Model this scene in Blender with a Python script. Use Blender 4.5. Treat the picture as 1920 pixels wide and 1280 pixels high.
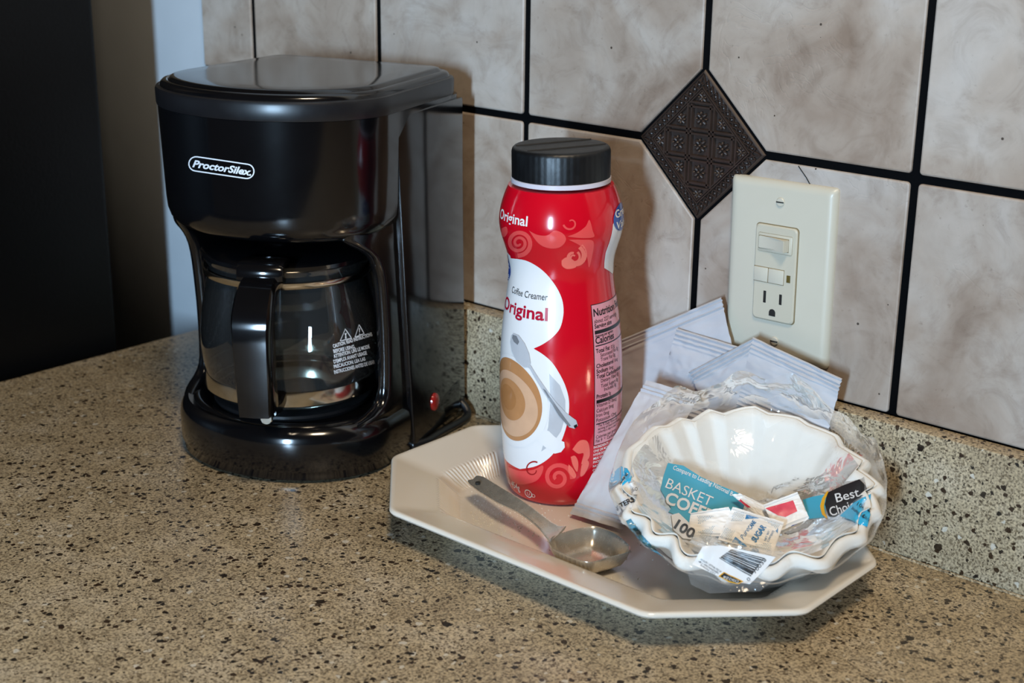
import bpy, bmesh, math, random
from mathutils import Vector, Matrix, noise
from mathutils.bvhtree import BVHTree
from mathutils.geometry import delaunay_2d_cdt

scene = bpy.context.scene
for o in list(bpy.data.objects):
    bpy.data.objects.remove(o, do_unlink=True)
COL = scene.collection
random.seed(7)

# ------------------------------------------------------------------ camera
# world: tiled wall face is the plane y = 0, counter top is z = 0, metres
CC = Vector((0.7630, -0.8843, 0.4484))
PITCH, ROLL, YAW, FPX = 0.3122, 0.0132, 0.7190, 2756.9
_cz, _sz = math.cos(YAW), math.sin(YAW)
FW = Vector((-_sz * math.cos(PITCH), _cz * math.cos(PITCH), -math.sin(PITCH)))
_rt = Vector((_cz, _sz, 0)); _up = _rt.cross(FW)
RT = math.cos(ROLL) * _rt + math.sin(ROLL) * _up
UP = -math.sin(ROLL) * _rt + math.cos(ROLL) * _up
cam_d = bpy.data.cameras.new('camera')
cam_d.sensor_width = 36.0
cam_d.lens = FPX / 1920 * 36.0
cam_d.clip_start = 0.02
cam = bpy.data.objects.new('camera', cam_d)
COL.objects.link(cam)
cam.matrix_world = Matrix(((RT.x, UP.x, -FW.x, CC.x), (RT.y, UP.y, -FW.y, CC.y), (RT.z, UP.z, -FW.z, CC.z), (0, 0, 0, 1)))
cam_d.dof.use_dof = True
cam_d.dof.focus_distance = 1.02
cam_d.dof.aperture_fstop = 9.0
scene.camera = cam

# ------------------------------------------------------------------ world, lights, exposure
world = bpy.data.worlds.new('world'); scene.world = world
world.use_nodes = True
wb = world.node_tree.nodes['Background']
wb.inputs[0].default_value = (1.0, 0.78, 0.55, 1)
wb.inputs[1].default_value = 0.03
def area_light(name, loc, target, sx, sy, power, color, spread=180):
    l = bpy.data.lights.new(name, 'AREA')
    l.shape = 'RECTANGLE'; l.size = sx; l.size_y = sy; l.energy = power; l.color = color
    o = bpy.data.objects.new(name, l); COL.objects.link(o)
    l.spread = math.radians(spread)
    o.location = loc
    o.rotation_euler = (Vector(target) - Vector(loc)).to_track_quat('-Z', 'Y').to_euler()
    return o
# tall narrow window of cool daylight across the room, ceiling lamp behind the photographer
area_light('window_daylight', (0.98, -2.45, 0.42), (-0.12, 0.0, 0.30), 0.15, 0.70, 11.5, (0.50, 0.74, 1.0), 70)
area_light('ceiling_lamp', (0.85, -0.82, 1.75), (0.2, -0.25, 0.0), 0.34, 0.34, 21, (1.0, 0.81, 0.58))
scene.view_settings.view_transform = 'Standard'
scene.view_settings.look = 'None'
scene.view_settings.gamma = 1.0
scene.view_settings.use_curve_mapping = False
scene.view_settings.exposure = 0.0

# ------------------------------------------------------------------ pixel to place
def ray(x, y): return FW + RT * ((x - 960) / FPX) + UP * ((640 - y) / FPX)
def pz(x, y, z=0.0):
    d = ray(x, y); return CC + d * ((z - CC.z) / d.z)
def py_(x, y, Y=0.0):
    d = ray(x, y); return CC + d * ((Y - CC.y) / d.y)
def ppl(x, y, P, n):
    d = ray(x, y); return CC + d * ((P - CC).dot(n) / d.dot(n))

# ------------------------------------------------------------------ helpers
def lin(c):
    if isinstance(c, str):
        c = c.lstrip('#'); c = [int(c[i:i + 2], 16) / 255 for i in (0, 2, 4)]
    return tuple((v / 12.92 if v <= .04045 else ((v + .055) / 1.055) ** 2.4) for v in c) + (1,)
def tag(o, label=None, cat=None, group=None, kind=None):
    if label: o['label'] = label
    if cat: o['category'] = cat
    if group: o['group'] = group
    if kind: o['kind'] = kind
    return o
def empty(name, loc=(0, 0, 0), rot=(0, 0, 0)):
    o = bpy.data.objects.new(name, None); COL.objects.link(o)
    o.location = loc; o.rotation_euler = rot; o.empty_display_size = .02
    return o
def mesh_obj(name, verts, faces, mat, parent=None, smooth=True, auto=None):
    me = bpy.data.meshes.new(name)
    me.from_pydata([tuple(v) for v in verts], [], faces)
    me.validate()
    bm = bmesh.new(); bm.from_mesh(me)
    bmesh.ops.recalc_face_normals(bm, faces=bm.faces)
    if auto is not None:
        a = math.radians(auto)
        for e in bm.edges:
            if len(e.link_faces) == 2 and e.calc_face_angle(0) > a: e.smooth = False
    bm.to_mesh(me); bm.free()
    me.polygons.foreach_set('use_smooth', [smooth] * len(me.polygons))
    me.materials.append(mat)
    o = bpy.data.objects.new(name, me); COL.objects.link(o)
    if parent: o.parent = parent
    return o
def bm_obj(name, bm, mat, parent=None, smooth=True, auto=35):
    me = bpy.data.meshes.new(name)
    bmesh.ops.recalc_face_normals(bm, faces=bm.faces)
    a = math.radians(auto)
    for e in bm.edges:
        if len(e.link_faces) == 2 and e.calc_face_angle(0) > a: e.smooth = False
    bm.to_mesh(me); bm.free()
    me.polygons.foreach_set('use_smooth', [smooth] * len(me.polygons))
    me.materials.append(mat)
    o = bpy.data.objects.new(name, me); COL.objects.link(o)
    if parent: o.parent = parent
    return o
def add_box(bm, lo, hi, bevel=0.0, seg=2):
    r = bmesh.ops.create_cube(bm, size=1.0)
    vs = r['verts']
    for v in vs:
        v.co = Vector([lo[i] + (v.co[i] + .5) * (hi[i] - lo[i]) for i in range(3)])
    if bevel > 0:
        es = list({e for v in vs for e in v.link_edges})
        bmesh.ops.bevel(bm, geom=es, offset=bevel, segments=seg, affect='EDGES', profile=.5)
    return vs
def box(name, lo, hi, mat, parent=None, bevel=0.0, seg=2):
    bm = bmesh.new(); add_box(bm, lo, hi, bevel, seg)
    return bm_obj(name, bm, mat, parent)
def loft(loops, cap0=True, cap1=True, closed=True):
    n = len(loops[0]); V = []; F = []
    for l in loops: V += [Vector(p) for p in l]
    for i in range(len(loops) - 1):
        for j in range(n if closed else n - 1):
            k = (j + 1) % n
            F.append((i * n + j, i * n + k, (i + 1) * n + k, (i + 1) * n + j))
    if cap0: F.append(tuple(range(n))[::-1])
    if cap1: F.append(tuple(range((len(loops) - 1) * n, len(loops) * n)))
    return V, F
def lathe(profile, n=96, c=(0, 0), caps=(True, True)):
    loops = [[(c[0] + r * math.cos(2 * math.pi * i / n), c[1] + r * math.sin(2 * math.pi * i / n), z) for i in range(n)] for r, z in profile]
    return loft(loops, *caps)
def tube(path, rad, n=10):
    loops = []; P = [Vector(p) for p in path]; up = Vector((0.13, 0.21, .97))
    for i, p in enumerate(P):
        t = (P[min(i + 1, len(P) - 1)] - P[max(i - 1, 0)]).normalized()
        a = t.cross(up)
        if a.length < 1e-4: a = t.cross(Vector((1, 0, 0)))
        a.normalize(); b = t.cross(a)
        r = rad[i] if isinstance(rad, (list, tuple)) else rad
        loops.append([p + a * (r * math.cos(2 * math.pi * k / n)) + b * (r * math.sin(2 * math.pi * k / n)) for k in range(n)])
    return loft(loops)
def catmull(pts, m=8):
    P = [Vector(p) for p in pts]; out = []
    for i in range(len(P) - 1):
        p0 = P[max(i - 1, 0)]; p1 = P[i]; p2 = P[i + 1]; p3 = P[min(i + 2, len(P) - 1)]
        for k in range(m):
            t = k / m
            out.append(.5 * ((2 * p1) + (p2 - p0) * t + (2 * p0 - 5 * p1 + 4 * p2 - p3) * t * t + (3 * p1 - p0 - 3 * p2 + p3) * t ** 3))
    out.append(P[-1]); return out
def interp(tab, x):
    if x <= tab[0][0]: return tab[0][1]
    for (a, b), (c, d) in zip(tab, tab[1:]):
        if x <= c: return b + (d - b) * (x - a) / (c - a)
    return tab[-1][1]
def smooth_interp(tab, x):
    xs = [t[0] for t in tab]
    if x <= xs[0]: return tab[0][1]
    if x >= xs[-1]: return tab[-1][1]
    i = max(k for k in range(len(xs) - 1) if xs[k] <= x)
    p = [tab[max(i - 1, 0)], tab[i], tab[i + 1], tab[min(i + 2, len(tab) - 1)]]
    h = p[2][0] - p[1][0]; t = (x - p[1][0]) / h
    m1 = (p[2][1] - p[0][1]) / max(p[2][0] - p[0][0], 1e-9) * h
    m2 = (p[3][1] - p[1][1]) / max(p[3][0] - p[1][0], 1e-9) * h
    return (2 * t ** 3 - 3 * t * t + 1) * p[1][1] + (t ** 3 - 2 * t * t + t) * m1 + (-2 * t ** 3 + 3 * t * t) * p[2][1] + (t ** 3 - t * t) * m2

# ------------------------------------------------------------------ materials
def new_mat(name):
    m = bpy.data.materials.new(name); m.use_nodes = True
    nt = m.node_tree
    return m, nt, nt.nodes, nt.links, nt.nodes['Principled BSDF']
def simple(name, color, rough=.4, metal=0.0, spec=.5, coat=0.0, var=.06, scale=60.0, bump=0.0, trans=0.0, sss=0.0):
    m, nt, N, L, b = new_mat(name)
    tc = N.new('ShaderNodeTexCoord')
    nz = N.new('ShaderNodeTexNoise'); nz.inputs['Scale'].default_value = scale; nz.inputs['Detail'].default_value = 4
    L.new(tc.outputs['Object'], nz.inputs['Vector'])
    c = lin(color)
    mx = N.new('ShaderNodeMix'); mx.data_type = 'RGBA'
    mx.inputs[6].default_value = tuple(min(1, v * (1 - var)) for v in c[:3]) + (1,)
    mx.inputs[7].default_value = tuple(min(1, v * (1 + var)) for v in c[:3]) + (1,)
    L.new(nz.outputs['Fac'], mx.inputs[0]); L.new(mx.outputs[2], b.inputs['Base Color'])
    mr = N.new('ShaderNodeMapRange'); mr.inputs[3].default_value = max(0, rough * .85); mr.inputs[4].default_value = min(1, rough * 1.15)
    L.new(nz.outputs['Fac'], mr.inputs[0]); L.new(mr.outputs[0], b.inputs['Roughness'])
    b.inputs['Metallic'].default_value = metal
    b.inputs['Specular IOR Level'].default_value = spec
    b.inputs['Coat Weight'].default_value = coat
    b.inputs['Coat Roughness'].default_value = .08
    if trans: b.inputs['Transmission Weight'].default_value = trans
    if sss:
        b.inputs['Subsurface Weight'].default_value = sss; b.inputs['Subsurface Scale'].default_value = .01
    if bump:
        bp = N.new('ShaderNodeBump'); bp.inputs['Strength'].default_value = bump; bp.inputs['Distance'].default_value = .001
        L.new(nz.outputs['Fac'], bp.inputs['Height']); L.new(bp.outputs[0], b.inputs['Normal'])
    return m
def ramp(N, stops, interp='LINEAR'):
    r = N.new('ShaderNodeValToRGB'); e = r.color_ramp; e.interpolation = interp
    while len(e.elements) < len(stops): e.elements.new(.5)
    for el, (p, c) in zip(e.elements, stops):
        el.position = p; el.color = c if len(c) == 4 else tuple(c) + (1,)
    return r
def mixc(N, L, fac, a, b, mode='MIX'):
    mx = N.new('ShaderNodeMix'); mx.data_type = 'RGBA'; mx.blend_type = mode
    for s, v in ((0, fac), (6, a), (7, b)):
        if hasattr(v, 'links'): L.new(v, mx.inputs[s])
        else: mx.inputs[s].default_value = v
    return mx.outputs[2]
def granite():
    m, nt, N, L, b = new_mat('speckled_quartz')
    tc = N.new('ShaderNodeTexCoord')
    n1 = N.new('ShaderNodeTexNoise'); n1.inputs['Scale'].default_value = 26; n1.inputs['Detail'].default_value = 3
    n2 = N.new('ShaderNodeTexNoise'); n2.inputs['Scale'].default_value = 620; n2.inputs['Detail'].default_value = 3
    for n in (n1, n2): L.new(tc.outputs['Object'], n.inputs['Vector'])
    r1 = ramp(N, [(.3, lin('#a09177')), (.5, lin('#ae9f84')), (.72, lin('#b8ab94'))]); L.new(n1.outputs['Fac'], r1.inputs[0])
    r2 = ramp(N, [(.34, (.34, .32, .29)), (.48, (.92, .92, .92)), (.68, (1.38, 1.36, 1.31))]); L.new(n2.outputs['Fac'], r2.inputs[0])
    col = mixc(N, L, 1.0, r1.outputs[0], r2.outputs[0], 'MULTIPLY')
    wp = N.new('ShaderNodeTexNoise'); wp.inputs['Scale'].default_value = 300; L.new(tc.outputs['Object'], wp.inputs['Vector'])
    wv = mixc(N, L, .004, tc.outputs['Object'], wp.outputs['Color'])
    def specks(scale, rad, dens, c, col, amount=.9, off=0.0):
        ad = N.new('ShaderNodeVectorMath'); ad.inputs[1].default_value = (off, off * 1.7, off * .3); L.new(wv, ad.inputs[0])
        v = N.new('ShaderNodeTexVoronoi'); v.inputs['Scale'].default_value = scale; L.new(ad.outputs[0], v.inputs['Vector'])
        sp = N.new('ShaderNodeSeparateColor'); L.new(v.outputs['Color'], sp.inputs[0])
        # each cell has its own radius and only some cells hold a chip
        mr = N.new('ShaderNodeMath'); mr.operation = 'MULTIPLY'; L.new(sp.outputs[1], mr.inputs[0]); mr.inputs[1].default_value = rad
        lt = N.new('ShaderNodeMath'); lt.operation = 'LESS_THAN'; L.new(v.outputs['Distance'], lt.inputs[0]); L.new(mr.outputs[0], lt.inputs[1])
        on = N.new('ShaderNodeMath'); on.operation = 'LESS_THAN'; L.new(sp.outputs[0], on.inputs[0]); on.inputs[1].default_value = dens
        mu = N.new('ShaderNodeMath'); mu.operation = 'MULTIPLY'; L.new(lt.outputs[0], mu.inputs[0]); L.new(on.outputs[0], mu.inputs[1])
        m2 = N.new('ShaderNodeMath'); m2.operation = 'MULTIPLY'; L.new(mu.outputs[0], m2.inputs[0]); m2.inputs[1].default_value = amount
        return mixc(N, L, m2.outputs[0], col, c)
    col = specks(420, .58, .46, lin('#6d5f49'), col, .75, 3.1)
    col = specks(600, .54, .44, lin('#3d3125'), col, .8, 1.3)
    col = specks(210, .5, .09, lin('#d2cec2'), col, .75, 7.7)
    col = specks(270, .54, .23, lin('#120f10'), col, .95, 0.0)
    col = specks(215, .52, .19, lin('#2a1a0e'), col, .95, 5.2)
    col = specks(150, .44, .11, lin('#1c120b'), col, .95, 9.4)
    L.new(col, b.inputs['Base Color'])
    b.inputs['Roughness'].default_value = .34
    b.inputs['Specular IOR Level'].default_value = .4
    bp = N.new('ShaderNodeBump'); bp.inputs['Strength'].default_value = .06; bp.inputs['Distance'].default_value = .0006
    L.new(n2.outputs['Fac'], bp.inputs['Height']); L.new(bp.outputs[0], b.inputs['Normal'])
    return m
def travertine():
    m, nt, N, L, b = new_mat('travertine_tile_glaze')
    tc = N.new('ShaderNodeTexCoord'); oi = N.new('ShaderNodeObjectInfo')
    ml = N.new('ShaderNodeVectorMath'); ml.operation = 'MULTIPLY_ADD'
    cb = N.new('ShaderNodeCombineXYZ')
    for k in range(3): L.new(oi.outputs['Random'], cb.inputs[k])
    L.new(cb.outputs[0], ml.inputs[0]); ml.inputs[1].default_value = (9, 5, 7); L.new(tc.outputs['Object'], ml.inputs[2])
    def nz(s, d=4, dist=0.0, r=.55):
        n = N.new('ShaderNodeTexNoise'); n.inputs['Scale'].default_value = s; n.inputs['Detail'].default_value = d
        n.inputs['Distortion'].default_value = dist; n.inputs['Roughness'].default_value = r
        L.new(ml.outputs[0], n.inputs['Vector']); return n
    a = nz(11, 5, .8); c = nz(34, 6, 1.2, .65); d = nz(240, 3)
    r1 = ramp(N, [(.28, lin('#8c796a')), (.46, lin('#a59689')), (.6, lin('#b4a99f')), (.78, lin('#c0b9b3'))]); L.new(a.outputs['Fac'], r1.inputs[0])
    r2 = ramp(N, [(.3, (.74, .70, .67)), (.5, (1, 1, 1)), (.75, (1.12, 1.12, 1.12))]); L.new(c.outputs['Fac'], r2.inputs[0])
    col = mixc(N, L, .8, r1.outputs[0], r2.outputs[0], 'MULTIPLY')
    r3 = ramp(N, [(.22, (.62, .58, .55)), (.34, (1, 1, 1))]); L.new(d.outputs['Fac'], r3.inputs[0])
    col = mixc(N, L, .6, col, r3.outputs[0], 'MULTIPLY')
    # scattered pin-holes
    v = N.new('ShaderNodeTexVoronoi'); v.inputs['Scale'].default_value = 95; L.new(ml.outputs[0], v.inputs['Vector'])
    sp = N.new('ShaderNodeSeparateColor'); L.new(v.outputs['Color'], sp.inputs[0])
    lt = N.new('ShaderNodeMath'); lt.operation = 'LESS_THAN'; L.new(v.outputs['Distance'], lt.inputs[0]); lt.inputs[1].default_value = .09
    on = N.new('ShaderNodeMath'); on.operation = 'LESS_THAN'; L.new(sp.outputs[0], on.inputs[0]); on.inputs[1].default_value = .13
    mu = N.new('ShaderNodeMath'); mu.operation = 'MULTIPLY'; L.new(lt.outputs[0], mu.inputs[0]); L.new(on.outputs[0], mu.inputs[1])
    col = mixc(N, L, mu.outputs[0], col, lin('#4a4038'))
    # a little tint of its own for each tile
    r4 = ramp(N, [(0, (.93, .92, .91)), (1, (1.05, 1.04, 1.02))]); L.new(oi.outputs['Random'], r4.inputs[0])
    col = mixc(N, L, 1.0, col, r4.outputs[0], 'MULTIPLY')
    L.new(col, b.inputs['Base Color'])
    b.inputs['Roughness'].default_value = .46
    b.inputs['Specular IOR Level'].default_value = .4
    # shallow pits and a few worn scars
    w = nz(26, 2, 2.2); rw = ramp(N, [(.47, (1, 1, 1)), (.495, (0, 0, 0)), (.52, (1, 1, 1))]); L.new(w.outputs['Fac'], rw.inputs[0])
    g = nz(9, 2); rg = ramp(N, [(.55, (0, 0, 0)), (.68, (1, 1, 1))]); L.new(g.outputs['Fac'], rg.inputs[0])
    sc = mixc(N, L, rg.outputs[0], (1, 1, 1, 1), rw.outputs[0])
    ad = N.new('ShaderNodeMath'); ad.operation = 'ADD'; L.new(sc, ad.inputs[0]); L.new(c.outputs['Fac'], ad.inputs[1])
    bp = N.new('ShaderNodeBump'); bp.inputs['Strength'].default_value = .16; bp.inputs['Distance'].default_value = .0012
    L.new(ad.outputs[0], bp.inputs['Height']); L.new(bp.outputs[0], b.inputs['Normal'])
    return m
def film_mat(name, tint, haze, gloss_gain=1.0, rough=.05, bscale=55.0, bstr=.5):
    m, nt, N, L, b = new_mat(name); N.remove(b)
    out = N['Material Output']
    tr = N.new('ShaderNodeBsdfTransparent'); tr.inputs[0].default_value = lin(tint)
    gl = N.new('ShaderNodeBsdfGlossy'); gl.inputs['Roughness'].default_value = rough; gl.inputs[0].default_value = (1, 1, 1, 1)
    df = N.new('ShaderNodeBsdfDiffuse'); df.inputs[0].default_value = (.9, .9, .9, 1)
    fr = N.new('ShaderNodeFresnel'); fr.inputs[0].default_value = 1.5
    mu = N.new('ShaderNodeMath'); mu.operation = 'MULTIPLY'; mu.use_clamp = True; L.new(fr.outputs[0], mu.inputs[0]); mu.inputs[1].default_value = gloss_gain
    m1 = N.new('ShaderNodeMixShader'); m1.inputs[0].default_value = haze; L.new(tr.outputs[0], m1.inputs[1]); L.new(df.outputs[0], m1.inputs[2])
    m2 = N.new('ShaderNodeMixShader'); L.new(mu.outputs[0], m2.inputs[0]); L.new(m1.outputs[0], m2.inputs[1]); L.new(gl.outputs[0], m2.inputs[2])
    L.new(m2.outputs[0], out.inputs['Surface'])
    if bstr:
        tc = N.new('ShaderNodeTexCoord'); nz = N.new('ShaderNodeTexNoise'); nz.inputs['Scale'].default_value = bscale; nz.inputs['Detail'].default_value = 3; nz.inputs['Distortion'].default_value = .8
        L.new(tc.outputs['Object'], nz.inputs['Vector'])
        bp = N.new('ShaderNodeBump'); bp.inputs['Strength'].default_value = bstr; bp.inputs['Distance'].default_value = .004
        L.new(nz.outputs['Fac'], bp.inputs['Height'])
        L.new(bp.outputs[0], gl.inputs['Normal']); L.new(bp.outputs[0], fr.inputs['Normal'])
    return m

M = {}
M['granite'] = granite()
M['tile'] = travertine()
M['grout'] = simple('charcoal_grout', '#07080a', .9, spec=.08, var=.25, scale=400, bump=.4)
M['paint'] = simple('painted_plaster', '#d3d9de', .7, var=.04, scale=30, bump=.1)
M['accent'] = simple('bronze_accent_tile', '#3b2f29', .34, metal=.15, var=.25, scale=120)
M['black'] = simple('gloss_black_plastic', '#08080a', .14, spec=.55, coat=.25, var=.2, scale=40)
M['black_satin'] = simple('satin_black_plastic', '#101012', .38, var=.2, scale=90)
M['rimband'] = simple('charcoal_plastic_band', '#151416', .33, var=.15, scale=90)
M['cap'] = simple('matte_black_cap', '#08090b', .42, var=.15, scale=200, bump=.15)
M['fridge'] = simple('black_enamel', '#040405', .45, spec=.25, var=.2, scale=300, bump=.2)
M['glass'] = film_mat('carafe_glass', '#eef2f0', .012, 1.5, .02, 20, 0)
M['chrome'] = simple('polished_steel', '#cfcac0', .13, metal=1.0, var=.03)
M['scoop'] = simple('worn_scoop_metal', '#d2c9ba', .27, metal=.8, var=.25, scale=140, bump=.12)
M['porcelain'] = simple('cream_porcelain', '#d8d0c3', .22, coat=.3, var=.03, scale=30)
M['ivory'] = simple('ivory_plastic', '#c6c0af', .35, var=.02, scale=50)
M['ivory2'] = simple('ivory_device_plastic', '#c2bba8', .38, var=.02, scale=50)
M['dark'] = simple('dark_slot', '#120f0a', .7)
M['amber'] = simple('amber_lens', '#5e5228', .3)
M['seam'] = simple('brown_seam', '#7a6a4a', .8)  # flat brown for the outlet's device gap and button wells
M['redlens'] = simple('red_switch_lens', '#8e1f1a', .12, coat=.5)
M['red'] = simple('red_shrink_sleeve', '#c8061d', .17, coat=.5, var=.03, scale=30)
M['bottlewhite'] = simple('white_bottle_plastic', '#cfc9d2', .3, var=.02)
M['inkwhite'] = simple('white_print', '#e8e4e2', .22, coat=.4, var=.02)
M['inkshade'] = simple('grey_print', '#b9b9bd', .22, coat=.4, var=.05, scale=200)
M['inkgrey'] = simple('mid_grey_print', '#77787c', .22, coat=.4, var=.15, scale=150)
M['inkdark'] = simple('near_black_print', '#1a1416', .3)
M['inkblack'] = simple('black_print', '#141214', .35)
M['inkred'] = simple('crimson_print', '#b01030', .25)
M['swirl'] = simple('coral_print', '#e04a48', .2, coat=.4, var=.05)
M['swirl2'] = simple('light_coral_print', '#ea6a5c', .2, coat=.4, var=.05)
M['darkred'] = simple('deep_red_print', '#a00818', .2, coat=.4, var=.05)
M['coffee'] = simple('coffee_foam_print', '#b88052', .22, coat=.4, var=.22, scale=70)
M['coffee2'] = simple('pale_foam_print', '#d2a583', .22, coat=.4, var=.12, scale=80)
M['coffee3'] = simple('brown_foam_print', '#ad7546', .22, coat=.4, var=.15, scale=90)
M['pink'] = simple('pink_panel_print', '#d8909a', .22, coat=.4, var=.03)
M['blueink'] = simple('blue_emblem_print', '#1d4aa0', .22, coat=.4)
M['sachet'] = simple('white_sachet_paper', '#bcbcc0', .34, var=.04, scale=120, bump=.2)
M['filter'] = simple('white_filter_paper', '#dedad2', .95, spec=.1, var=.03, scale=160, bump=.25)
M['film'] = film_mat('clear_bag_film', '#ffffff', .075, .6, .10, 48, .34)
M['cyan'] = simple('cyan_film_print', '#3f9db8', .3, coat=.3, var=.06)
M['cyan2'] = simple('bright_cyan_film_print', '#2ea6cf', .25, coat=.4, var=.06)
M['bluetint'] = simple('dusty_blue_film_print', '#4f8aa2', .3, coat=.3, var=.1)
M['filmwhite'] = simple('white_film_print', '#dcdcdc', .3, coat=.3, var=.03)
M['yellow'] = simple('gold_film_print', '#d9a020', .3)
M['sugarpaper'] = simple('white_sugar_packet_paper', '#ebeae8', .45, var=.03, bump=.15)
M['sugarblue'] = simple('blue_packet_print', '#1878b4', .4)
M['dotblue'] = simple('pale_blue_packet_dots', '#6f9fbe', .4)
M['pinkprint'] = simple('pink_packet_print', '#d8475c', .4, var=.2, scale=250)
M['sugar'] = simple('sugar_crystal', '#f4efe6', .12, var=.02)
M['whiteprint'] = simple('white_screen_print', '#d8dade', .4)
M['wood'] = simple('cabinet_wood', '#5a4330', .5, var=.2, scale=12)
M['floor'] = simple('floor_vinyl', '#6f655a', .5, var=.1, scale=8)

# ------------------------------------------------------------------ the setting
box('floor', (-1.7, -3.0, -.96), (1.6, .12, -.91), M['floor'])['kind'] = 'structure'
wall = box('wall_back', (-1.6, .0085, -.91), (1.3, .12, 1.5), M['paint'])
wall['kind'] = 'structure'
PITCH_T, ZG, ZB, GAP = .168, .258, .0935, .0058
XL, XR, ZT = -.413, 1.01, .594
box('grout', (XL, .0018, .085), (XR, .0090, ZT), M['grout'], wall)
DX, DZ, DH = PITCH_T, ZG, .0545
def tile_loop(x0, x1, z0, z1, inset):
    # rounded rectangle, with the corner under the accent tile cut away
    x0 += inset; x1 -= inset; z0 += inset; z1 -= inset
    cut = DH + GAP * .5 + inset * 1.4142
    r = max(.0026 - inset, .0008); out = []
    for cx, cz, sx, sz in ((x0, z0, 1, 1), (x1, z0, -1, 1), (x1, z1, -1, -1), (x0, z1, 1, -1)):
        if abs(cx - DX) < .02 and abs(cz - DZ) < .02:
            kx = cut - abs(cx - DX); kz = cut - abs(cz - DZ)
            # points where |x-DX| + |z-DZ| = cut on the two tile sides
            pa = (cx + sx * (cut - abs(cz - DZ) - abs(cx - DX)), cz); pb = (cx, cz + sz * (cut - abs(cx - DX) - abs(cz - DZ)))
            pts = [pa, pb]
        else:
            pts = []
            for k in range(5):
                a = math.pi / 2 * k / 4
                pts.append((cx + sx * (r - r * math.sin(a)), cz + sz * (r - r * math.cos(a))))
        # order so that the loop runs counter-clockwise seen from the room
        if (sx, sz) in ((1, 1), (-1, -1)): pts = pts[::-1]
        out += pts
    return out
cols = [XL] + [k * PITCH_T for k in range(-2, 7)]
rows = [(ZB - GAP * .5 + .0005, ZG), (ZG, ZG + PITCH_T), (ZG + PITCH_T, ZG + 2 * PITCH_T)]
for z0, z1 in rows:
    for a, c in zip(cols, cols[1:]):
        g0 = 0.0 if a == XL else GAP / 2
        loops = []
        cx, cz = (a + c) / 2, (z0 + z1) / 2
        dy = random.uniform(-.0004, .0004)
        for ins, y in ((0, .0088), (0, .0014), (.0004, .0005), (.0014, 0.0)):
            loops.append([(x - cx, y + (0 if y > .005 else dy), z - cz) for x, z in tile_loop(a + g0, c - GAP / 2, z0 + GAP / 2, z1 - GAP / 2, ins)])
        V, F = loft(loops)
        o = mesh_obj('tile', V, F, M['tile'], wall, True, 25)
        o.location = (cx, 0, cz)
# embossed accent tile, set as a diamond over the grout crossing
def diamond(h, y): return [(h, y, 0), (0, y, h), (-h, y, 0), (0, y, -h)]
V, F = loft([diamond(DH, .0088), diamond(DH, .001), diamond(DH - .0012, -.0002), diamond(DH - .0022, -.0006), diamond(DH - .0030, .0006)])
acc = mesh_obj('accent_tile', V, F, M['accent'], wall, False)
acc.location = (DX, 0, DZ)
acc['label'] = 'dark embossed bronze-brown diamond accent tile'
bm = bmesh.new()
def flat_bar(bm, a, b, w, y0, y1):
    a = Vector((a[0], 0, a[1])); b = Vector((b[0], 0, b[1])); d = (b - a); L_ = d.length; d.normalize(); n = Vector((-d.z, 0, d.x))
    P = [a + n * w, a - n * w, b - n * w, b + n * w]; Q = [a + n * w * .45, a - n * w * .45, b - n * w * .45, b + n * w * .45]
    v = [bm.verts.new((p.x, y0, p.z)) for p in P] + [bm.verts.new((p.x, y1, p.z)) for p in Q]
    for f in ((0, 1, 5, 4), (1, 2, 6, 5), (2, 3, 7, 6), (3, 0, 4, 7), (4, 5, 6, 7)): bm.faces.new([v[i] for i in f])
HI = .0425
for h in (HI, HI - .0022):
    c4 = [(h, 0), (0, h), (-h, 0), (0, -h)]
    for i in range(4): flat_bar(bm, c4[i], c4[(i + 1) % 4], .0009, .0008, -.0020)
bm_obj('border_line', bm, M['accent'], acc, False)
bm = bmesh.new()
nb = 13
for i in range(4):
    CN = ((1, 0), (0, 1), (-1, 0), (0, -1)); A = Vector(CN[i]); B = Vector(CN[(i + 1) % 4])
    lo, hi = HI + .0012, DH - .0034
    for k in range(nb):
        t0, t1 = k / nb, (k + 1) / nb
        def bp_(h, t): p = A * (h * (1 - t)) + B * (h * t); return (p.x, p.y)
        flat_bar(bm, bp_(lo, t0), bp_(hi, t1), .0005, .0008, -.0014)
        flat_bar(bm, bp_(hi, t0), bp_(lo, t1), .0005, .0008, -.0014)
        q = bp_((lo + hi) / 2, (k + 1) / nb)
        if k < nb - 1:
            r = bmesh.ops.create_uvsphere(bm, u_segments=8, v_segments=5, radius=.0011)
            for v in r['verts']: v.co = Vector((v.co.x + q[0], v.co.y * 1.3 + .0002, v.co.z + q[1]))
bm_obj('border_beading', bm, M['accent'], acc, True)
bm = bmesh.new()
CP = .0195
for k in (-1.5, -.5, .5, 1.5):
    e = HI - .003 - abs(k * CP)
    if e > .002:
        for s in (-.0016, .0016):
            flat_bar(bm, (k * CP + s, -e), (k * CP + s, e), .0014, .0008, -.0022)
            flat_bar(bm, (-e, k * CP + s), (e, k * CP + s), .0014, .0008, -.0022)
bm_obj('lattice', bm, M['accent'], acc, False)
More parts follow.
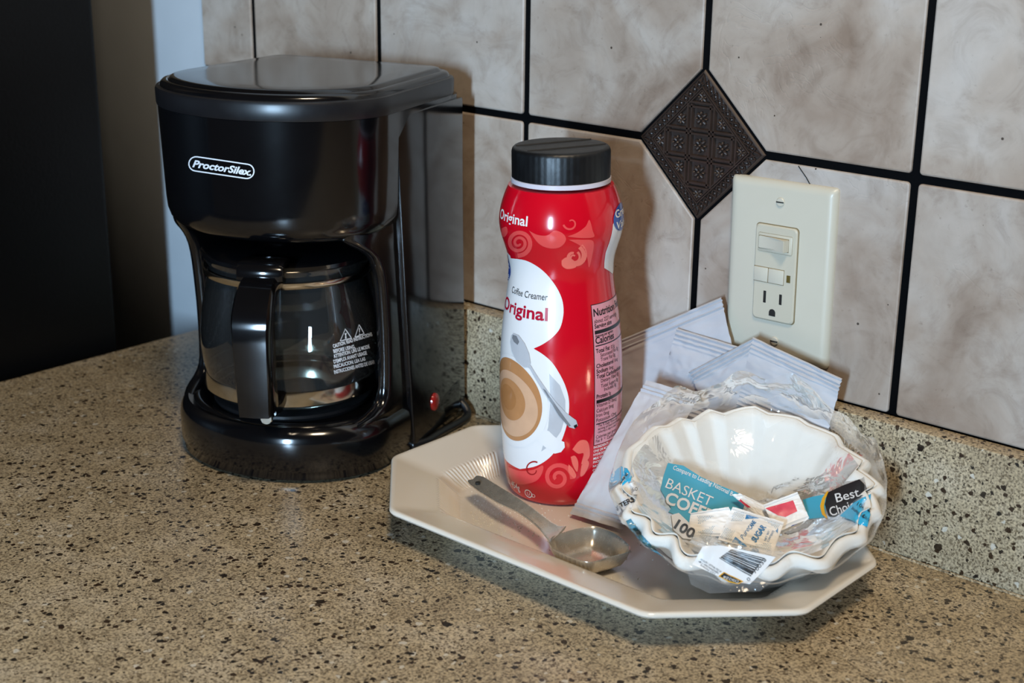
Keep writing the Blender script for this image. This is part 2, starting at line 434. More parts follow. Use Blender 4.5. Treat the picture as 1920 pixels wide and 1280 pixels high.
def flower(cx, cz, s=1.0):
    bm = bmesh.new()
    def blob(x, z, rx, rz, rot):
        r = bmesh.ops.create_uvsphere(bm, u_segments=8, v_segments=6, radius=1.0)
        for v in r['verts']:
            a, b_ = v.co.x * rx, v.co.z * rz
            v.co = Vector((x + a * math.cos(rot) - b_ * math.sin(rot), v.co.y * .0026 + .0003, z + a * math.sin(rot) + b_ * math.cos(rot)))
    blob(0, 0, .0012, .0012, 0)
    for k in range(4):
        a = math.pi / 4 + k * math.pi / 2
        blob(.0033 * math.cos(a) * s, .0033 * math.sin(a) * s, .0026, .0014, a)
        a = k * math.pi / 2
        blob(.0040 * math.cos(a) * s, .0040 * math.sin(a) * s, .0015, .0009, a)
    o = bm_obj('flower_boss', bm, M['accent'], acc, True); o.location = (cx, 0, cz)
for i in (-2, -1, 0, 1, 2):
    for j in (-2, -1, 0, 1, 2):
        if abs(i) + abs(j) <= 1: flower(i * CP, j * CP)
        elif abs(i) + abs(j) == 2: flower(i * CP * .90, j * CP * .90, .7)
# hairline crack in the tile above the outlet
cr = [py_(*p, -.0002) for p in ((1497, 311), (1503, 320), (1512, 333), (1519, 346))]
V, F = tube(cr, .00035, 5)
mesh_obj('tile_crack', V, F, M['dark'], wall)

# refrigerator beyond the end of the counter
fr = empty('refrigerator', (-.80, -.46, -.91))
box('body', (-.37, -.30, .02), (.37, .353, 1.75), M['fridge'], fr, .006)
box('door', (-.37, -.37, .03), (.37, -.305, 1.74), M['fridge'], fr, .012)
box('foot', (-.34, -.28, 0), (.34, .32, .03), M['fridge'], fr, .003)
V, F = tube([(.31, -.37, .7), (.31, -.41, .72), (.31, -.41, 1.3), (.31, -.37, 1.32)], .010, 10)
mesh_obj('door_handle', V, F, M['black_satin'], fr)
tag(fr, 'black refrigerator standing past the end of the counter', 'refrigerator')

# base cabinet and the continuous worktop with its upstand
cab = empty('base_cabinet', (.42, -.31, -.91))
box('body', (-.82, -.27, .09), (.82, .30, .869), M['wood'], cab, .003)
box('plinth', (-.80, -.22, 0), (.80, .28, .09), M['wood'], cab)
for k in range(3):
    d = box('door', (-.80 + k * .54, -.292, .11), (-.80 + k * .54 + .52, -.271, .85), M['wood'], cab, .003)
    V, F = lathe([(.004, 0), (.004, .012), (.011, .018), (.012, .024), (.006, .028)], 20)
    kn = mesh_obj('knob', [(v[0] + (-.80 + k * .54 + .48), -.292 - v[2], v[1] + .76) for v in V], F, M['chrome'], d)
tag(cab, 'brown wooden base cabinet under the speckled counter', 'cabinet')
ct = empty('countertop', (.42, -.3, -.041))
ct_o = ct.location
def at_ct(p): return (p[0] - ct_o.x, p[1] - ct_o.y, p[2] - ct_o.z)
box('worktop', at_ct((-.411, -.64, -.038)), at_ct((1.25, .008, 0)), M['granite'], ct, .004, 3)
ups = box('stone_upstand', (-.411, -.016, .0003), (1.25, .0012, ZB), M['granite'], None, .0022, 2)
tag(ups, 'low speckled stone upstand along the foot of the tiled wall', 'upstand')
V, F = tube([at_ct((-.408, -.0162, .0002)), at_ct((1.25, -.0162, .0002))], .0012, 8)
mesh_obj('caulk_bead', V, F, M['granite'], ct)
tag(ct, 'tan countertop speckled with dark brown chips under the coffee maker', 'countertop')

# ------------------------------------------------------------------ text and decals
_tc = {}
def text2d(s, bold=0.0, shear=0.0):
    key = (s, bold, shear)
    if key in _tc: return _tc[key]
    cu = bpy.data.curves.new('t', 'FONT'); cu.body = s; cu.size = 1; cu.resolution_u = 3
    cu.offset = bold; cu.shear = shear; cu.fill_mode = 'FRONT'
    ob = bpy.data.objects.new('t', cu); COL.objects.link(ob)
    dg = bpy.context.evaluated_depsgraph_get()
    ev = ob.evaluated_get(dg); me = ev.to_mesh()
    V = [(v.co.x, v.co.y) for v in me.vertices]; F = [tuple(p.vertices) for p in me.polygons]
    ev.to_mesh_clear()
    bpy.data.objects.remove(ob, do_unlink=True); bpy.data.curves.remove(cu)
    if V:
        x0 = min(v[0] for v in V); x1 = max(v[0] for v in V)
    else: x0, x1 = 0, 1
    _tc[key] = (V, F, x0, x1); return _tc[key]
CAPH = .70
def fill2d(poly, step):
    xs = [p[0] for p in poly]; ys = [p[1] for p in poly]
    pts = []
    n = len(poly)
    for i in range(n):
        a, b = poly[i], poly[(i + 1) % n]
        k = max(1, int(math.dist(a, b) / step))
        for j in range(k): pts.append((a[0] + (b[0] - a[0]) * j / k, a[1] + (b[1] - a[1]) * j / k))
    m = len(pts); edges = [(i, (i + 1) % m) for i in range(m)]
    def inside(x, y):
        c = False
        for i in range(m):
            (x1, y1), (x2, y2) = pts[i], pts[i - 1]
            if (y1 > y) != (y2 > y) and x < (x2 - x1) * (y - y1) / (y2 - y1) + x1: c = not c
        return c
    y = min(ys) + step * .5
    extra = []
    while y < max(ys):
        x = min(xs) + step * .5
        while x < max(xs):
            if inside(x, y): extra.append((x, y))
            x += step
        y += step
    V, E_, F, _, _, _ = delaunay_2d_cdt([Vector(p) for p in pts + extra], edges, [], 1, 1e-6)
    return [(v.x, v.y) for v in V], [tuple(f) for f in F]
class Surf:
    """a built surface that prints can be laid on"""
    def __init__(self, V, F, mat=None):
        self.M = mat or Matrix.Identity(4); self.Mi = self.M.inverted()
        self.b = BVHTree.FromPolygons([tuple(v) for v in V], F)
        o = self.Mi @ CC; self.o = o; self.last = None
    def hit(self, x, y, off):
        d = (self.Mi.to_3x3() @ ray(x, y)).normalized()
        p, n, i, t = self.b.ray_cast(self.o, d)
        if p is None:
            p, n, i, t = self.b.find_nearest(self.o + d * (self.last or 1.0))
            t = self.last or 1.0
        self.last = t
        if n.dot(d) > 0: n = -n
        return p + n * (off * .6)
def px_poly(name, S, poly, mat, parent, off=.0004, step=6.0):
    V, F = fill2d(poly, step)
    return mesh_obj(name, [S.hit(x, y, off) for x, y in V], F, mat, parent, True)
def px_text(name, S, s, p0, p1, h, mat, parent, off=.0007, bold=0.0, shear=0.0, bow=0.0):
    V, F, x0, x1 = text2d(s, bold, shear)
    d = Vector(p1) - Vector(p0); L_ = d.length; d.normalize(); u = Vector((d.y, -d.x))
    W = []
    for x, y in V:
        t = (x - x0) / (x1 - x0)
        q = Vector(p0) + d * (t * L_) + u * (y / CAPH * h + bow * 4 * t * (1 - t))
        W.append(S.hit(q.x, q.y, off))
    return mesh_obj(name, W, F, mat, parent, False)
def ribbon2d(pts, widths, dens=None):
    if dens:
        pw = widths if isinstance(widths, (list, tuple)) else [widths] * len(pts); P2 = []; W2 = []
        for i in range(len(pts) - 1):
            m_ = max(1, int(math.dist(pts[i], pts[i + 1]) / dens))
            for k in range(m_):
                t = k / m_; P2.append((pts[i][0] + (pts[i + 1][0] - pts[i][0]) * t, pts[i][1] + (pts[i + 1][1] - pts[i][1]) * t)); W2.append(pw[i] + (pw[i + 1] - pw[i]) * t)
        pts = P2 + [pts[-1]]; widths = W2 + [pw[-1]]
    P = [Vector(p) for p in pts]; n = len(P); Lf = []; Rt = []
    for i, p in enumerate(P):
        t = (P[min(i + 1, n - 1)] - P[max(i - 1, 0)])
        if t.length < 1e-6: t = Vector((1, 0))
        t.normalize(); m = Vector((-t.y, t.x))
        w = widths[i] if isinstance(widths, (list, tuple)) else widths
        Lf.append(p + m * w); Rt.append(p - m * w)
    V = Lf + Rt
    F = [(i, i + 1, n + i + 1, n + i) for i in range(n - 1)]
    return [(v.x, v.y) for v in V], F
def px_ribbon(name, S, pts, widths, mat, parent, off=.0004):
    V, F = ribbon2d(pts, widths, 4.0)
    return mesh_obj(name, [S.hit(x, y, off) for x, y in V], F, mat, parent, True)

# ------------------------------------------------------------------ coffee maker
PHI = .2774
CMO = Vector((-.1404 * math.cos(PHI), -.1404 * math.sin(PHI), 0))
cm = empty('coffee_maker', CMO, (0, 0, PHI))
MCM = Matrix.Translation(CMO) @ Matrix.Rotation(PHI, 4, 'Z')
tag(cm, 'black drip coffee maker with brewing head over a glass carafe', 'coffee maker')
VC = -.137
def dloop(rw, rd, vc, back, rc, z, rback=None, n=48):
    """D-shaped outline: straight back with rounded corners, elliptical front"""
    rback = rw if rback is None else rback
    P = []
    for k in range(n + 1):
        t = math.pi + math.pi * k / n
        P.append((rw * math.cos(t), vc + rd * math.sin(t), z))
    for k in range(1, 6): P.append((rw + (rback - rw) * k / 6, vc + (back - rc - vc) * k / 6, z))
    for k in range(9):
        a = math.pi / 2 * k / 8
        P.append((rback - rc + rc * math.cos(a), back - rc + rc * math.sin(a), z))
    for k in range(9):
        a = math.pi / 2 + math.pi / 2 * k / 8
        P.append((-rback + rc + rc * math.cos(a), back - rc + rc * math.sin(a), z))
    for k in range(5, 0, -1): P.append((-rw - (rback - rw) * k / 6, vc + (back - rc - vc) * k / 6, z))
    return P
def dl(i, z, rw=.0927, rd=.0731, back=-.004, rc=.018, rback=None):
    return dloop(rw - i, rd - i, VC, back - i, max(rc - i, .004), z, None if rback is None else rback - i)
V, F = loft([dl(.006, .0015), dl(.0022, .003), dl(.0016, .009), dl(.0002, .011), dl(0, .030), dl(.0008, .036), dl(.003, .0405), dl(.007, .0432), dl(.011, .0425), dl(.0135, .0440), dl(.017, .0440), dl(.021, .0425)])
mesh_obj('base', V, F, M['black'], cm, True, 40)
for sx in (-1, 1):
    for v in (-.03, -.16):
        box('rubber_foot', (sx * .055 - .008, v - .008, 0), (sx * .055 + .008, v + .008, .004), M['black_satin'], cm, .001)
V, F = lathe([(.060, .042), (.0625, .0455), (.0625, .0478), (.060, .0488), (.02, .0484)], 72, (0, -.131))
mesh_obj('warming_plate', V, F, M['black_satin'], cm, True, 30)
# rear tower with the two side columns, U-shaped in plan, column fronts follow the rounded opening
vf = [(.040, -.172), (.044, -.160), (.048, -.146), (.054, -.1375), (.064, -.134), (.10, -.1335), (.13, -.1355), (.150, -.138), (.163, -.142), (.173, -.150), (.181, -.162), (.188, -.172)]
def uloop(z):
    f = smooth_interp(vf, z); fl = f - .004
    ou = .0895
    iu = .0775
    P = []
    def arc(cx, cy, r, a0, a1, n=6):
        for k in range(n + 1):
            a = math.radians(a0 + (a1 - a0) * k / n); P.append((cx + r * math.cos(a), cy + r * math.sin(a), z))
    ir = (ou - iu) / 2
    arc(ou - ir, f + ir, ir, 0, -180, 8)                     # right column nose
    for k in range(1, 5): P.append((iu, f + ir + (-.075 - f - ir) * k / 5, z))
    arc(iu - .02, -.078, .02, 0, 90, 6)                       # inner corner
    arc(-iu + .02, -.078, .02, 90, 180, 6)
    for k in range(4, 0, -1): P.append((-iu, fl + ir + (-.075 - fl - ir) * k / 5, z))
    arc(-ou + ir, fl + ir, ir, 0, -180, 8)
    for k in range(1, 5): P.append((-ou, fl + ir + (-.024 - fl - ir) * k / 5, z))
    arc(-ou + .016, -.024, .016, 180, 90, 6)
    arc(ou - .016, -.024, .016, 90, 0, 6)
    for k in range(4, 0, -1): P.append((ou, f + ir + (-.024 - f - ir) * k / 5, z))
    Q = []
    for u, v, z_ in P:
        if v < VC:
            lim = .0900 * math.sqrt(max(0, 1 - ((VC - v) / .0705) ** 2))
            if abs(u) > lim - .0005 or True:
                k = lim / .0900
                u = u * k
        Q.append((u, v, z_))
    return Q
zs = [.040, .042, .044, .046, .049, .053, .058, .064, .075, .09, .11, .13, .145, .153, .160, .166, .171, .176, .180, .184, .188, .205, .24, .2764]
V, F = loft([uloop(z) for z in zs])
mesh_obj('rear_tower', V, F, M['black'], cm, True, 40)
# flat glossy side cheeks
for s in (-1, 1):
    loops = []
    for z in (.0062, .0070, .04, .08, .12, .16, .20, .24, .272, .2728):
        e = .0008 if z in (.0062, .2728) else 0
        f = interp([(.0062, -.1010), (.113, -.1120), (.2728, -.1250)], z); b_ = interp([(.0062, -.0070), (.085, -.0085), (.18, -.0115), (.2728, -.0125)], z)
        u0, u1 = .079, .0912 - e; uf = .0944 - e
        P = [(u0, f + e), (uf - .0015, f + e), (uf - .0004, f + .0005 + e), (uf, f + .0016 + e), (u1, b_ - .0016 - e), (u1 - .0005, b_ - .0004 - e), (u1 - .0016, b_ - e), (u0, b_ - e)]
        loops.append([(s * p[0], p[1], z) for p in P])
    V, F = loft(loops)
    mesh_obj('side_panel', V, F, M['black'], cm, True, 30)
# brewing head, its dull rim band and the lid
def hl(i, z, k=1.0):
    g = interp([(.19, 0), (.28, .0032)], z)
    return dloop(.0928 + g - i, .0735 + g - i, VC, -.0085 - i, max(.026 - i, .006), z, .0890 + g * .3 - i)
V, F = loft([hl(.020, .1855), hl(.012, .1860), hl(.006, .1885), hl(.0022, .193), hl(.0004, .199), hl(0, .208), hl(0, .245), hl(0, .2765)])
mesh_obj('brewing_head', V, F, M['black'], cm, True, 40)
HEAD_V, HEAD_F = V, F
V, F = loft([hl(.002, .2762), hl(-.0006, .2768), hl(-.0010, .2785), hl(-.0012, .2880), hl(-.0004, .2900), hl(.0020, .2908), hl(.004, .2900)])
mesh_obj('rim_band', V, F, M['rimband'], cm, True, 30)
V, F = loft([hl(.0022, .2895), hl(.0028, .2925), hl(.0045, .2942), hl(.0075, .2950), hl(.0085, .2946), hl(.0092, .2950), hl(.011, .2968), hl(.014, .2974), hl(.03, .2976), hl(.05, .2977)])
mesh_obj('lid', V, F, M['black'], cm, True, 35)
# power switch on the right cheek
def ell(uc, rv, rz, u, n=32): return [(u, -.067 + rv * math.cos(2 * math.pi * k / n), .032 + rz * math.sin(2 * math.pi * k / n)) for k in range(n)]
V, F = loft([ell(0, .0095, .0105, .0900), ell(0, .0095, .0105, .0918), ell(0, .0085, .0095, .0926), ell(0, .0070, .0082, .0920)])
sw = mesh_obj('power_switch', V, F, M['black_satin'], cm, True, 30)
V, F = loft([ell(0, .0064, .0078, .0915), ell(0, .0060, .0074, .0948), ell(0, .0045, .006, .0960), ell(0, .0015, .003, .0962)])
mesh_obj('switch_lens', V, F, M['redlens'], sw, True, 40)['label'] = 'red power switch'
V, F = tube([(p[0], p[1], p[2]) for p in catmull([(.075, -.014, .022), (.092, -.013, .012), (.099, -.018, .0048), (.0995, -.035, .0040), (.097, -.06, .0040), (.096, -.085, .0042), (.090, -.100, .0050)], 8)], .0032, 10)
mesh_obj('power_cord', V, F, M['black_satin'], cm)
# maker's badge
SH = Surf([MCM @ Vector(v) for v in HEAD_V], HEAD_F)
inv = MCM.inverted()
def to_cm(o):
    for v in o.data.vertices: v.co = inv @ v.co
    return o
def pill(p0, p1, r, n=10):
    p0, p1 = Vector(p0), Vector(p1); d = (p1 - p0).normalized(); m = Vector((-d.y, d.x)); P = []
    for k in range(n + 1):
        a = -math.pi / 2 + math.pi * k / n; P.append(p1 + d * (r * math.cos(a)) + m * (r * math.sin(a)))
    for k in range(n + 1):
        a = math.pi / 2 + math.pi * k / n; P.append(p0 + d * (r * math.cos(a)) + m * (r * math.sin(a)))
    return [(p.x, p.y) for p in P]
bd = to_cm(px_ribbon('badge_outline', SH, pill((368, 307), (463, 321), 13.4) + [pill((368, 307), (463, 321), 13.4)[0]], 1.2, M['whiteprint'], cm, .0004))
to_cm(px_text('badge_lettering', SH, 'ProctorSilex.', (361, 312.5), (471, 329), 13.0, M['whiteprint'], bd, .0004, .034, .22))

# ------------------------------------------------------------------ carafe standing on the warming plate
CVC = -.131
car = empty('glass_carafe', MCM @ Vector((0, CVC, .0492)), (0, 0, PHI))
tag(car, 'empty clear glass coffee carafe with black handle in the coffee maker', 'carafe')
prof = [(0.0005, .0012), (.050, .0010), (.0600, .0020), (.0645, .0050), (.0662, .0090), (.0672, .0190), (.0695, .0280), (.0705, .0400), (.0702, .0540), (.0688, .0680), (.0665, .0820), (.0640, .0940), (.0628, .1020), (.0632, .1070), (.0655, .1110), (.0662, .1130)]
V, F = lathe(prof, 96, caps=(True, False))
mesh_obj('glass_body', V, F, M['glass'], car, True, 60)
GV, GF = V, F
V, F = lathe([(.0640, .0066), (.0689, .0082), (.0691, .0090), (.0676, .0192), (.0660, .0198)], 96, caps=(False, False))
mesh_obj('reflection_band', V, F, M['chrome'], car, True, 60)['label'] = 'added mirror ring imitating reflections in the carafe glass foot'  # added steel ring, imitates the reflection seen in the thick glass bottom
V, F = lathe([(.0655, .0995), (.0665, .1000), (.0668, .1045), (.0655, .1050)], 96, caps=(False, False))
mesh_obj('collar_band', V, F, M['chrome'], car, True, 60)
V, F = lathe([(.0655, .1120), (.0668, .1135), (.0668, .1165), (.0640, .1190), (.050, .1230), (.030, .1240), (.001, .1242)], 96)
mesh_obj('carafe_lid', V, F, M['black'], car, True, 40)
# handle
HA = math.radians(19.5)
hd = Vector((math.sin(HA), -math.cos(HA), 0)); hs = Vector((hd.y * -1, hd.x, 0))
def hstrip(path, w, t):
    """flat strap of width w and thickness t swept along (radius, height) points"""
    P = catmull([(p[0], p[1], 0) for p in path], 6); loops = []; n = len(P)
    for i, p in enumerate(P):
        tg = (P[min(i + 1, n - 1)] - P[max(i - 1, 0)]).normalized(); nr = Vector((-tg.y, tg.x, 0))
        k = i / (n - 1); ww = interp(w, k) / 2; tt = interp(t, k) / 2
        L_ = []
        for a, b_ in ((-1, -.6), (-.85, -1), (0, -1.05), (.85, -1), (1, -.6), (1, .6), (.85, 1), (0, 1.05), (-.85, 1), (-1, .6)):
            q = p + nr * (b_ * tt); L_.append(hd * q.x + hs * (a * ww) + Vector((0, 0, q.y)))
        loops.append(L_)
    return loft(loops)
V, F = hstrip([(.060, .109), (.078, .1085), (.094, .104), (.1045, .092), (.1065, .078), (.105, .055), (.1030, .034), (.1010, .0185)], [(0, .026), (.3, .028), (.45, .029), (1, .0255)], [(0, .012), (.35, .016), (.5, .022), (1, .026)])
hnd = mesh_obj('handle', V, F, M['black'], car, True, 40)
V, F = hstrip([(.064, .1215), (.076, .1225), (.083, .119), (.0835, .112)], [(0, .034), (1, .034)], [(0, .006), (1, .005)])
mesh_obj('lid_latch', V, F, M['black'], hnd, True, 40)
V, F = hstrip([(.066, .017), (.080, .0135), (.097, .017)], [(0, .024), (1, .024)], [(0, .010), (1, .010)])
mesh_obj('handle_foot', V, F, M['black'], hnd, True, 40)
bm = bmesh.new(); r = bmesh.ops.create_cone(bm, cap_ends=True, segments=20, radius1=.0045, radius2=.0040, depth=.003)
q = hd * .0965 + Vector((0, 0, .0125)) + hs * .006
for v in r['verts']: v.co = q + hd * (v.co.z + .006) + hs * v.co.x + Vector((0, 0, v.co.y))
bm_obj('screw', bm, M['chrome'], hnd)
# caution print on the glass
MCAR = Matrix.Translation(MCM @ Vector((0, CVC, .0492))) @ Matrix.Rotation(PHI, 4, 'Z')
SG = Surf(GV, GF, MCAR)
lines = [('CAUTION: READ INSTRUCTIONS', (625, 652), (698, 629)), ('BEFORE USING.', (625.5, 661.5), (666, 652)), ("ATTENTION: LIRE LE MODE", (626, 671), (693, 652)),
         ("D'EMPLOI AVANT USAGE", (626, 681), (688, 664)), ('PRECAUCION: LEA LAS', (626.5, 690.5), (685, 675)), ('INSTRUCCIONES ANTES DE USAR', (627, 700.5), (703, 681))]
pl = None
for s, a, b_ in lines:
    o = px_text('caution_print', SG, s, a, b_, 6.6, M['whiteprint'], car, .0005, .03)
for tri in ([(637.5, 639), (647, 616.5), (658.5, 633.5)], [(665, 632), (673, 608.5), (682, 625)]):
    px_ribbon('warning_triangle', SG, tri + [tri[0], tri[1]], .75, M['whiteprint'], car, .0005)
px_poly('warning_triangle', SG, [(672.5, 615), (674.5, 615), (674, 623), (673, 623)], M['whiteprint'], car, .0005)
px_poly('warning_triangle', SG, [(673, 625), (674.6, 625), (674.6, 627), (673, 627)], M['whiteprint'], car, .0005)
px_poly('warning_triangle', SG, [(645, 625), (650, 624), (648.5, 627.5), (649.5, 634), (646.5, 635), (647, 628)], M['whiteprint'], car, .0005)

# ------------------------------------------------------------------ platter
pla = empty('platter', (.2016, -.132, 0))
tag(pla, 'cream octagonal serving platter with ribbed inner wall on the counter', 'platter')
def octo(x0, x1, y0, y1, c, z, per, rr, rib=0.0, nr=0):
    P = [(x0 + c, y0), (x1 - c, y0), (x1, y0 + c), (x1, y1 - c), (x1 - c, y1), (x0 + c, y1), (x0, y1 - c), (x0, y0 + c)]
    out = []
    for i in range(8):
        a = Vector(P[i]); b_ = Vector(P[(i + 1) % 8]); p = Vector(P[i - 1])
        d = (b_ - a); L_ = d.length; d.normalize(); nrm = Vector((-d.y, d.x))
        nx = Vector(P[(i + 2) % 8]); d2 = (nx - b_).normalized()
        k0 = min(rr, L_ * .3)
        # corner at the start of this side
        dp = (a - p).normalized()
        for k in range(6):
            t = k / 6; q0 = a - dp * k0; q2 = a + d * k0
            out.append((q0 * (1 - t) ** 2 + a * 2 * t * (1 - t) + q2 * t * t, Vector((0, 0))))
        n = per[i]
        for k in range(n):
            t = k / n
            out.append((a + d * (k0 + (L_ - 2 * k0) * t), nrm * (rib * math.cos(2 * math.pi * k / 6))))
    return [(v[0].x + v[1].x - .2016, v[0].y + v[1].y + .132, z) for v in out]
X0, X1, Y0, Y1, C0 = .0243, .379, -.2447, -.0175, .0690
per = [46 * 6, 17 * 6, 16 * 6, 17 * 6, 46 * 6, 17 * 6, 16 * 6, 17 * 6]
def lvl(f, z, rr=.006, rib=0.0):
    # f: 0 outer edge .. 1 inner rim edge .. 2 well floor
    A = (X0, X1, Y0, Y1, C0); B = (.0600, .3430, -.2080, -.0470, .0455); D = (.0730, .3300, -.1960, -.0590, .0430)
    if f <= 1: q = [a + (b_ - a) * f for a, b_ in zip(A, B)]
    else: q = [a + (b_ - a) * (f - 1) for a, b_ in zip(B, D)]
    return octo(*q, z, per, rr, rib)
loops = [lvl(2.10, .0), lvl(1.95, .0), lvl(1.85, .0018), lvl(1.45, .0066), lvl(1.05, .0135), lvl(.98, .0145), lvl(.5, .0195), lvl(.10, .0235), lvl(.02, .0248), lvl(0, .0262), lvl(.02, .0278), lvl(.06, .0283), lvl(.12, .0278),
         lvl(.5, .0240), lvl(.93, .0198), lvl(1.0, .0190), lvl(1.10, .0176, .006, .0009), lvl(1.5, .0115, .006, .0011), lvl(1.88, .0066, .006, .0009), lvl(2.0, .0058), lvl(2.25, .0055)]
V, F = loft(loops)
mesh_obj('dish', V, F, M['porcelain'], pla, True, 50)
PLZ = .0056
# spilled sugar
V = []; F = []
for k in range(420):
    t = random.random()
    x = random.gauss(.118, .020) if t < .75 else random.uniform(.08, .26)
    y = random.gauss(-.165, .014) if t < .75 else random.uniform(-.19, -.12)
    if not (.078 < x < .32 and -.193 < y < -.06) or x - y * -1 < -.10: continue
    if (x - .0690) + (y + .198) < .058: continue
    s = random.uniform(.00022, .00042); b0 = len(V); a = random.random() * 3
    for dx, dy, dz in ((-1, -1, 0), (1, -1, 0), (1, 1, 0), (-1, 1, 0), (-.7, -.7, 1.4), (.7, -.7, 1.6), (.7, .7, 1.2), (-.7, .7, 1.4)):
        V.append((x + s * (dx * math.cos(a) - dy * math.sin(a)), y + s * (dx * math.sin(a) + dy * math.cos(a)), PLZ - .00005 + s * dz))
    for f in ((0, 1, 2, 3), (4, 5, 6, 7), (0, 1, 5, 4), (1, 2, 6, 5), (2, 3, 7, 6), (3, 0, 4, 7)): F.append(tuple(b0 + i for i in f))
tag(mesh_obj('spilled_sugar', V, F, M['sugar'], None, False), 'loose white sugar grains spilled on the cream platter', 'sugar', kind='stuff')

# ------------------------------------------------------------------ creamer bottle
BB = Vector((.1202, -.0916, PLZ + .0002))
top = Vector((.1202, -.0916, .25)) + RT * (-15 / 2672)
axz = (top - BB).normalized(); axx = Vector((1, 0, 0)); axx = (axx - axz * axx.dot(axz)).normalized(); axy = axz.cross(axx)
MB = Matrix(((axx.x, axy.x, axz.x, BB.x), (axx.y, axy.y, axz.y, BB.y), (axx.z, axy.z, axz.z, BB.z), (0, 0, 0, 1)))
bot = empty('creamer_bottle'); bot.matrix_world = MB
tag(bot, 'red creamer bottle with black cap standing on the platter', 'bottle')
# outline read from the photograph: rows (y, half width in px)
bprof = [(.0000, .0345), (.0008, .0372), (.0035, .0395), (.010, .0412), (.020, .0424), (.035, .0436), (.060, .0446), (.085, .0447), (.105, .0443), (.122, .0432), (.140, .0411), (.155, .0388), (.165, .0376), (.172, .0373), (.180, .0382), (.188, .0404), (.196, .0428), (.203, .0440), (.209, .0439), (.216, .0427), (.2235, .0404), (.230, .0377), (.2335, .0358)]
def br(z): return smooth_interp(bprof, z)
zz = [.0, .0008, .002, .0035, .006, .010] + [.010 + .2235 * k / 90 for k in range(1, 91)]
zz = [z for z in zz if z <= .2335]
V, F = lathe([(br(z), z) for z in zz], 128)
mesh_obj('body', V, F, M['red'], bot, True, 50)
SB = Surf(V, F, MB)
V, F = lathe([(.0330, .2325), (.0352, .2332), (.0352, .2362), (.0335, .2368)], 96)
mesh_obj('neck_ring', V, F, M['bottlewhite'], bot, True, 40)
capp = []
V = []; F = []
CR = .0348
loops = []
for z, e in ((.2362, -.0008), (.2368, 0), (.2545, 0), (.2565, -.0006), (.2577, -.0018), (.2580, -.0035), (.2578, -.010), (.2578, -.034)):
    loops.append([((CR + e - (.00025 if (k % 4 > 1 and z < .2555 and z > .237) else 0)) * math.cos(2 * math.pi * k / 192), (CR + e - (.00025 if (k % 4 > 1 and z < .2555 and z > .237) else 0)) * math.sin(2 * math.pi * k / 192), z) for k in range(192)])
V, F = loft(loops)
capo = mesh_obj('cap', V, F, M['cap'], bot, True, 40)
A0 = math.atan2((CC - BB).dot(axy), (CC - BB).dot(axx))
bm = bmesh.new()
ang = A0 + math.radians(115)
d1 = Vector((math.cos(ang), math.sin(ang), 0)); d2 = Vector((-d1.y, d1.x, 0))
for s in (-.010, .012):
    L_ = math.sqrt(.0315 ** 2 - s * s)
    a = d2 * s - d1 * L_; b_ = d2 * s + d1 * L_
    v = [bm.verts.new(p) for p in (a + d2 * .0006 + Vector((0, 0, .2577)), a - d2 * .0006 + Vector((0, 0, .2577)), b_ - d2 * .0006 + Vector((0, 0, .2577)), b_ + d2 * .0006 + Vector((0, 0, .2577)),
                             a + Vector((0, 0, .2586)), b_ + Vector((0, 0, .2586)))]
    for f in ((0, 4, 5, 3), (1, 2, 5, 4), (0, 1, 4), (2, 3, 5)): bm.faces.new([v[i] for i in f])
bm_obj('flap_seam', bm, M['cap'], capo, False)
def bpos(th, z, off): r = br(z) + off * .55; a = A0 + math.radians(th); return (r * math.cos(a), r * math.sin(a), z)
def bth(x, y):
    p = SB.hit(x, y, 0); return ((math.degrees(math.atan2(p.y, p.x) - A0) + 180) % 360 - 180, p.z)
K = .001  # one degree-like unit for fills: work in (theta_deg, z_mm)
def b_poly(name, poly, mat, off=.00025, step=3.0, parent=None):
    V, F = fill2d(poly, step)
    return mesh_obj(name, [bpos(t, z * .001, off) for t, z in V], F, mat, parent or bot, True)
def b_text(name, s, th0, z, h, mat, width=None, th1=None, off=.0007, bold=0.0, shear=0.0, slope=0.0):
    V, F, x0, x1 = text2d(s, bold, shear); R_ = br(z)
    k = h / CAPH
    if th1 is not None: kx = math.radians(th1 - th0) / (x1 - x0)
    else: kx = k / R_ * (width or 1.0)
    return mesh_obj(name, [bpos(th0 + math.degrees((x - x0) * kx), z + y * k + slope * (x - x0) * kx, off) for x, y in V], F, mat, bot, False)
def b_px(pts): return [(t, z * 1000) for t, z in (bth(x, y) for x, y in pts)]
TC = -60.0
def mirror_fill(right_pts):
    """close an outline seen on its right side by mirroring it about the label centre"""
    R_ = b_px(right_pts)
    return R_ + [(2 * TC - t, z) for t, z in R_[::-1] if t > TC + .5]
# white field: upper circle and saucer
def smoothpx(p): return [(q.x, q.y) for q in catmull([(a, b_, 0) for a, b_ in p], 4)]
b_poly('white_field', mirror_fill(smoothpx([(958, 484), (985, 488), (1007, 499), (1025, 514), (1040, 533), (1051, 553), (1056, 572), (1056, 592), (1050, 615), (1036, 632), (1018, 645), (1001, 653)]) + smoothpx([
        (1002, 654), (1018, 664), (1035, 679), (1050, 702), (1060, 723), (1066, 745), (1067, 765), (1065, 785), (1060, 806), (1050, 832), (1035, 853), (1018, 867), (1000, 875), (975, 879)])), M['inkwhite'], .00022)
sc = b_px([(1030, 700), (1050, 722), (1060, 750), (1060, 780), (1052, 808), (1035, 832), (1015, 846), (1028, 800), (1032, 750)])
b_poly('saucer_shade', sc, M['inkshade'], .00040)
ch = b_px([(1018, 803), (1030, 808), (1040, 818), (1050, 825), (1058, 828), (1059, 838), (1052, 847), (1040, 850), (1028, 842), (1012, 829), (1006, 825)])
b_poly('cup_handle', ch, M['inkwhite'], .00060)
